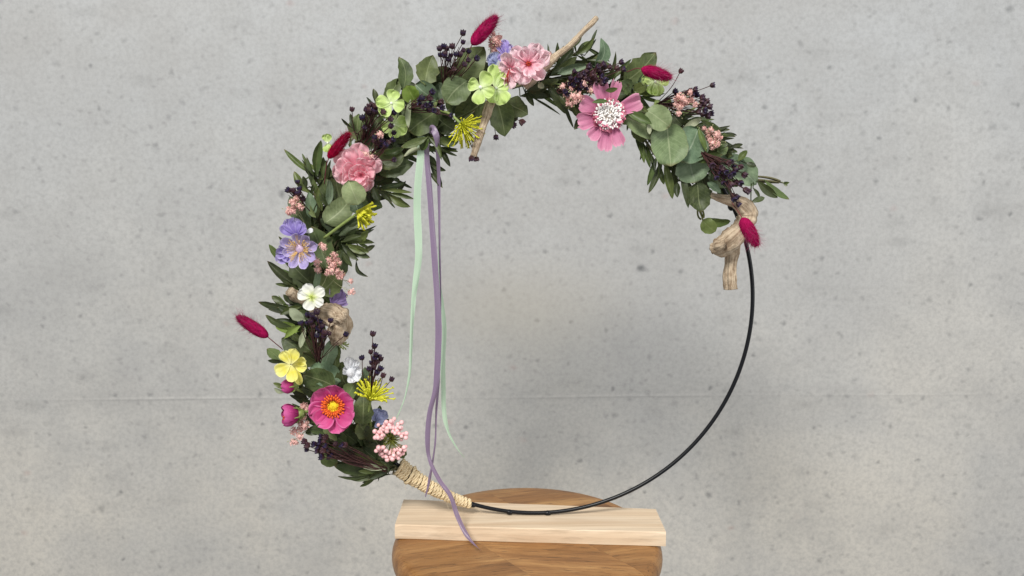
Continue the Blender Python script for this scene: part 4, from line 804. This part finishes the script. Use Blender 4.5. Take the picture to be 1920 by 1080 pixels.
pods('dark purple seed pods leaning over the top of the knotted driftwood', (1318, 288), [(1335, 308), (1342, 332), (1352, 315), (1360, 322), (1365, 305), (1370, 303), (1375, 312), (1378, 318), (1373, 325), (1388, 312), (1395, 327), (1355, 341), (1362, 343), (1380, 340), (1388, 342), (1367, 330), (1373, 365), (1380, 368), (1397, 355), (1402, 358), (1384, 382), (1376, 372), (1356, 330), (1348, 322), (1370, 345)], .024, .042)
pods('stray dark seed pods dangling below the round leaves at the top', (938, 200), [(930, 256), (978, 228), (962, 234)], .012, .018)
pods('two dark seed pods at the tip of the short driftwood stick', (872, 225), [(884, 296), (893, 297)], .024, .034)
# ------------------------------------------------------------------ baby's breath
GYP = simple('pink_baby_breath', G(224, 166, 158), G(246, 212, 204), 1800, .8, .3, trans=.15)
GYPW = simple('green_thread', G(140, 142, 104), G(176, 174, 134), 600, .7, 0)
def blossommesh(seed):
    rr = random.Random(seed); mb = MB(); ball(mb, Vector((0, 0, 0)), .62, 8, 6, jit=.12)
    for i in range(34):
        z = rr.uniform(-.75, 1); a = rr.uniform(0, 6.283); q = math.sqrt(1 - z * z); n = Vector((q * math.cos(a), q * math.sin(a), z)); s1 = n.orthogonal().normalized(); s1 = Quaternion(n, rr.uniform(0, 6)) @ s1; s2 = n.cross(s1)
        c = n * rr.uniform(.4, .75); w_ = rr.uniform(.3, .5); vs = [c - s1 * .1, c + s2 * w_ * .5 + n * .2, c + n * .5 + s1 * w_ * .5 + s2 * w_ * .5, c + n * .38 - s1 * .1 * w_, c + n * .5 + s1 * w_ * .4 - s2 * w_ * .5, c - s2 * w_ * .5 + n * .2]
        mb.add(vs, [(0, 1, 2, 3), (0, 3, 4, 5)])
    return mb.mesh('blossom', GYP)
BLS = [blossommesh(i) for i in range(5)]
def gyp(label, base, pts, d0=.012, d1=.028):
    b = at(base[0], base[1], d0); root = thing('baby_breath_spray', b, label, "baby's breath", 'sprays of pink baby breath'); mb = MB()
    cen = at(sum(p[0] for p in pts) / len(pts), sum(p[1] for p in pts) / len(pts), (d0 + d1) / 2); fork = b.lerp(cen, .6)
    tube(mb, smoothpath([b, b.lerp(fork, .5) + Vector((.001, 0, .0)), fork], 4), .0003, 4)
    for (x, y, r) in pts:
        t = at(x, y, d1 + R.uniform(-.005, .005)); tube(mb, smoothpath([fork, fork.lerp(t, .55) + Vector((R.uniform(-1, 1), R.uniform(-1, 0), R.uniform(-1, 1))) * .002, t], 4), .0002, 3)
        inst('blossom', R.choice(BLS), root, t, Quaternion((R.random(), R.random(), R.random(), R.random())).normalized(), r * 1.35 * S)
        for _ in range(2):
            e = t + Vector((R.uniform(-1, 1), R.uniform(-1, 1), R.uniform(-1, 1))) * 9 * S; tube(mb, [fork.lerp(t, .7), e], .00013, 3); ball(mb, e, 1.1 * S, 5, 4)
    part('stems', mb, GYPW, root)
gyp('pink baby breath spilling over the dark leaves below the purple flower', (597, 545), [(605, 461, 5), (594, 490, 6), (596, 506, 5), (617, 487, 5), (628, 480, 4), (630, 487, 5), (624, 496, 6), (622, 507, 6), (614, 511, 5), (637, 493, 3), (633, 507, 4), (638, 515, 7), (657, 527, 4), (659, 547, 5), (625, 477, 4), (608, 464, 4)], .02, .034)
gyp('small pink blossoms above the violet flowers at the left edge', (572, 425), [(548, 378, 5), (543, 395, 6), (552, 388, 5), (562, 387, 5), (540, 398, 4), (556, 372, 4), (550, 382, 4), (547, 396, 5), (563, 391, 4)], .012, .026)
gyp('dusty pink baby breath between the top bunny tail and the violet petals', (905, 122), [(925, 63, 4), (928, 75, 5), (935, 70, 5), (922, 85, 5), (930, 90, 5), (932, 80, 5), (938, 100, 4), (920, 75, 4), (926, 95, 4), (936, 84, 4)], .008, .018)
gyp('pale pink blossoms among the dark pods at the upper right', (1250, 205), [(1272, 182, 6), (1279, 185, 6), (1285, 190, 6), (1296, 187, 5), (1268, 196, 6), (1275, 200, 5), (1294, 173, 4), (1303, 195, 4), (1272, 213, 4), (1278, 192, 5)], .016, .030)
gyp('tiny pink and white blossoms on the outer right edge', (1310, 288), [(1326, 246, 4), (1328, 255, 5), (1333, 243, 4), (1345, 254, 6), (1330, 262, 4), (1336, 268, 5), (1343, 270, 5), (1320, 240, 3), (1335, 277, 3), (1350, 258, 4)], .016, .028)
gyp('dried pink blossoms between the magenta buds and the dark pods', (603, 812), [(570, 762, 6), (568, 782, 5), (563, 790, 5), (572, 797, 6), (552, 808, 6), (562, 818, 5), (549, 829, 5), (556, 830, 3), (570, 775, 4), (565, 803, 5), (575, 768, 4)], .012, .022)
gyp('faded pink blossoms mixed into the dark pods left of the mauve flower', (1088, 162), [(1055, 162, 4), (1072, 165, 4), (1065, 186, 4), (1075, 180, 5), (1085, 181, 7), (1070, 195, 4), (1095, 157, 5), (1108, 170, 5), (1064, 195, 3), (1078, 190, 4), (1062, 178, 4)], .022, .038)
gyp('tiny whitish blossoms behind the long driftwood stick', (1010, 128), [(1030, 102, 4), (1038, 108, 4), (1046, 104, 3), (1028, 110, 4), (1022, 112, 3)], .006, .012)
gyp('two tiny pink blossoms above the soft pink flower', (690, 302), [(712, 252, 5), (707, 255, 3), (686, 288, 4), (696, 293, 3)], .02, .040)
# ------------------------------------------------------------------ bunny tails
BUN = simple('crimson_fur', G(140, 14, 64), G(166, 28, 86), 900, .9, .5, trans=.1, spec=.05)
BUNR = simple('deep_red_fur', G(128, 8, 36), G(158, 14, 56), 900, .9, .5, trans=.1, spec=.05)
BSTEM = simple('bunny_stalk', G(96, 44, 52), G(122, 70, 66), 500, .7, 0)
def bunny(label, bx, by, tx, ty, wd, d, mat=BUN, stempts=None, dt=0.0, long=1.0):
    b = at(bx, by, d); t = at(tx, ty, d + dt); ax = (t - b); L = ax.length; ax.normalize()
    root = thing('bunny_tail_grass', b, label, 'bunny tail grass', 'dyed bunny tail grasses'); s1 = ax.orthogonal().normalized(); s2 = ax.cross(s1)
    prof = lambda v: (max(0, 1 - abs(2 * v - 1) ** 2.3) ** .55) * (1.04 - .2 * v) * wd * .44 * S
    mb = MB(); N, M = 26, 22; vs = []; sd = R.uniform(0, 9)
    for i in range(N + 1):
        v = i / N
        for k in range(M):
            a = 2 * math.pi * k / M; dr = s1 * math.cos(a) + s2 * math.sin(a); rr = prof(v) * (.95 + .10 * noise.noise(Vector((v * 5, math.cos(a) * 2, math.sin(a) * 2 + sd)))); vs.append(b + ax * L * v + dr * rr)
    mb.add(vs, [(i * M + k, i * M + (k + 1) % M, (i + 1) * M + (k + 1) % M, (i + 1) * M + k) for i in range(N) for k in range(M)]); part('seed_head', mb, mat, root)
    mb = MB()
    def hair(v, lmin, lmax, w_, lean):
        a = R.uniform(0, 6.283); dr = s1 * math.cos(a) + s2 * math.sin(a); p = b + ax * L * v + dr * prof(v) * .85; l = R.uniform(lmin, lmax)
        di = (dr * (1.1 - lean) + ax * (.5 + lean) + Vector([R.uniform(-.4, .4) for _ in range(3)])).normalized(); sd_ = di.cross(dr + ax * .3).normalized() if di.cross(dr).length > 1e-3 else s1
        q = p + di * l * .6; r = p + di * l + ax * l * .15; mb.add([p - sd_ * w_, p + sd_ * w_, q + sd_ * w_ * .6, q - sd_ * w_ * .6, r], [(0, 1, 2, 3), (3, 2, 4)])
    for _ in range(3400): hair(R.uniform(0, 1) ** .95, .0012, .0038, .00016, .35 + .3 * R.random())
    part('fur', mb, mat, root)
    mb = MB()
    for _ in range(int(190 * long)): hair(R.uniform(.15, 1) ** .7, .004, .0125, .0001, .1 + .4 * R.random())
    part('long_hairs', mb, simple('hair_pink', G(128, 40, 76), G(150, 70, 100), 500, .9, 0) if 'hair_pink' not in bpy.data.materials else bpy.data.materials['hair_pink'], root)
    if stempts:
        mb = MB(); tube(mb, smoothpath([b + ax * .002] + [at(*p) for p in stempts], 6), .00045, 5); part('stalk', mb, BSTEM, root)
bunny('crimson bunny tail standing highest at the top of the wreath', 884, 84, 930, 33, 29, .026, stempts=[(880, 95, .024), (872, 125, .02)])
bunny('crimson bunny tail lying to the right over a green floret', 1202, 129, 1256, 145, 25, .036, stempts=[(1194, 128, .034), (1175, 135, .025)], long=.8)
bunny('deep red bunny tail leaning on the soft pink flower', 615, 297, 653, 252, 21, .034, BUNR, stempts=[(612, 310, .028), (608, 345, .02)], long=.8)
bunny('crimson bunny tail sticking out alone at the far left on a thin stalk', 503, 632, 447, 595, 27, .016, stempts=[(512, 640, .014), (530, 655, .008)], long=1.2)
bunny('crimson bunny tail resting on the knotted driftwood at the right', 1391, 408, 1418, 459, 29, .050, stempts=[(1385, 398, .045), (1372, 380, .036)], long=1.0)

# ------------------------------------------------------------------ ribbons
def ribmat(name, c, c2):
    k = NT(name); uv = k.n('ShaderNodeTexCoord').outputs['UV']; w_ = k.noise(k.mapping(uv, (3, 500, 1)), 1.0, 2)
    sp = k.n('ShaderNodeSeparateXYZ'); k.l(uv, sp.inputs[0]); au = k.math('ABSOLUTE', k.math('SUBTRACT', sp.outputs[0], .5))
    col = k.mix(k.math('MULTIPLY', w_, .6), c, c2); col = k.mix(k.math('MULTIPLY', k.math('GREATER_THAN', au, .44), .35), col, tuple(min(1, x * 1.4) for x in c[:3]) + (1,))
    k.l(col, k.p.inputs['Base Color']); k.p.inputs['Roughness'].default_value = .32; k.p.inputs['Anisotropic'].default_value = .5; k.p.inputs['Specular IOR Level'].default_value = .5
    k.bump(w_, .3, .0003); k.translucent(col, .3); return k.m
MINT = ribmat('mint_satin', G(182, 208, 182), G(200, 222, 198)); LILA = ribmat('lilac_satin', G(132, 114, 140), G(152, 134, 158))
def ribbon(label, pts, mat, group):
    """pts = (x, y, depth, shown width px, twist sign); full ribbon width is constant, narrower shown width = turned edge-on"""
    full = 15.0 if mat is MINT else 13.0; ctrl = smoothpath([at(p[0], p[1], p[2]) for p in pts], 10); n = len(ctrl)
    root = None; vs = []; uv = []
    for i, c in enumerate(ctrl):
        t = i / (n - 1) * (len(pts) - 1); k = min(int(t), len(pts) - 2); fr_ = t - k; fr_ = fr_ * fr_ * (3 - 2 * fr_)
        sh = [max(.04, min(1, pts[j][3] / full)) for j in (k, k + 1)]; ang = [math.acos(sh[q]) * pts[k + q][4] * .5 for q in (0, 1)]; a = ang[0] + (ang[1] - ang[0]) * fr_; wf = (sh[0] + (sh[1] - sh[0]) * fr_) / math.cos(a)
        tan = (ctrl[min(i + 1, n - 1)] - ctrl[max(i - 1, 0)]).normalized(); side = tan.cross(Vector((0, -1, 0))).normalized(); nn = side.cross(tan)
        sd = side * math.cos(a) + nn * math.sin(a); nr = tan.cross(sd); hw = full * .44 * S * wf * min(1, (1 - i / (n - 1)) * 9 + .12)
        for j in range(5):
            u = j / 4 * 2 - 1; vs.append(c + sd * u * hw + nr * ((u * u) * .0007 + .0012 * noise.noise(Vector((i * .09, len(pts), u * .8))))); uv.append((j / 4, i / (n - 1)))
    fs = [(i * 5 + j, i * 5 + j + 1, (i + 1) * 5 + j + 1, (i + 1) * 5 + j) for i in range(n - 1) for j in range(4)]
    mb = MB(); mb.add(vs, fs, uv); o = bpy.data.objects.new('satin_ribbon', mb.mesh('satin_ribbon', mat, ctrl[0])); COL.objects.link(o); o.location = ctrl[0]
    tag(o, label, 'ribbon', group)
RG = 'satin ribbons hanging inside the hoop'
ribbon('mint green ribbon hanging leftmost and ending above the pink berries', [(790, 255, .020, 14, 1), (789, 290, .024, 14, 1), (784, 340, .024, 14, 1), (782, 390, .022, 15, 1), (784, 440, .022, 15.2, 1), (785, 480, .022, 14, 1), (781, 520, .022, 12, 1), (776, 560, .022, 9, 1), (773, 610, .022, 7, 1), (771, 660, .022, 6, 1), (768, 705, .022, 4.5, 1), (760, 745, .022, 3, 1), (744, 785, .022, .8, 1)], MINT, RG)
ribbon('lilac ribbon in front that curls over the cord and the pale board', [(800, 262, .022, 10, 1), (801, 300, .022, 10, 1), (806, 360, .024, 11, 1), (811, 430, .024, 11, 1), (816, 500, .024, 12, 1), (820, 560, .024, 12, 1), (822, 620, .024, 14, 1), (820, 690, .024, 13, 1), (816, 735, .024, 10, 1), (806, 775, .024, 10, 1), (802, 825, .024, 10, 1), (806, 862, .024, 7, 1), (824, 900, .030, 8, 1), (845, 930, .036, 8, 1), (857, 965, .038, 9, 1), (872, 998, .046, 8, 1), (886, 1017, .053, 5, 1), (901, 1031, .060, 2, 1)], LILA, RG)
ribbon('second lilac ribbon turned edge-on that ends in front of the cord', [(806, 250, .026, 6, 1), (810, 240, .036, 13, 1), (818, 254, .040, 12, 1), (821, 280, .034, 8, 1), (822, 340, .02, 7, -1), (823, 420, .016, 5, -1), (824, 500, .016, 3, -1), (826, 600, .016, 2, -1), (823, 700, .016, 4, -1), (818, 760, .016, 5, -1), (816, 820, .016, 3, -1), (812, 865, .018, 4, 1), (805, 905, .022, 7, 1), (798, 932, .022, 8, 1)], LILA, RG)
ribbon('second mint green ribbon that curls right to a thin tip inside the hoop', [(818, 250, .012, 4, 1), (824, 330, .010, 2, 1), (824, 430, .010, 1.5, 1), (825, 520, .010, 4, 1), (830, 570, .010, 7, 1), (834, 620, .010, 9, 1), (831, 670, .010, 9, 1), (832, 730, .010, 10, 1), (834, 780, .010, 9, 1), (842, 812, .010, 5, 1), (856, 838, .010, 2, 1), (871, 858, .010, 1, 1)], MINT, RG)
print('leaves', NLEAF)
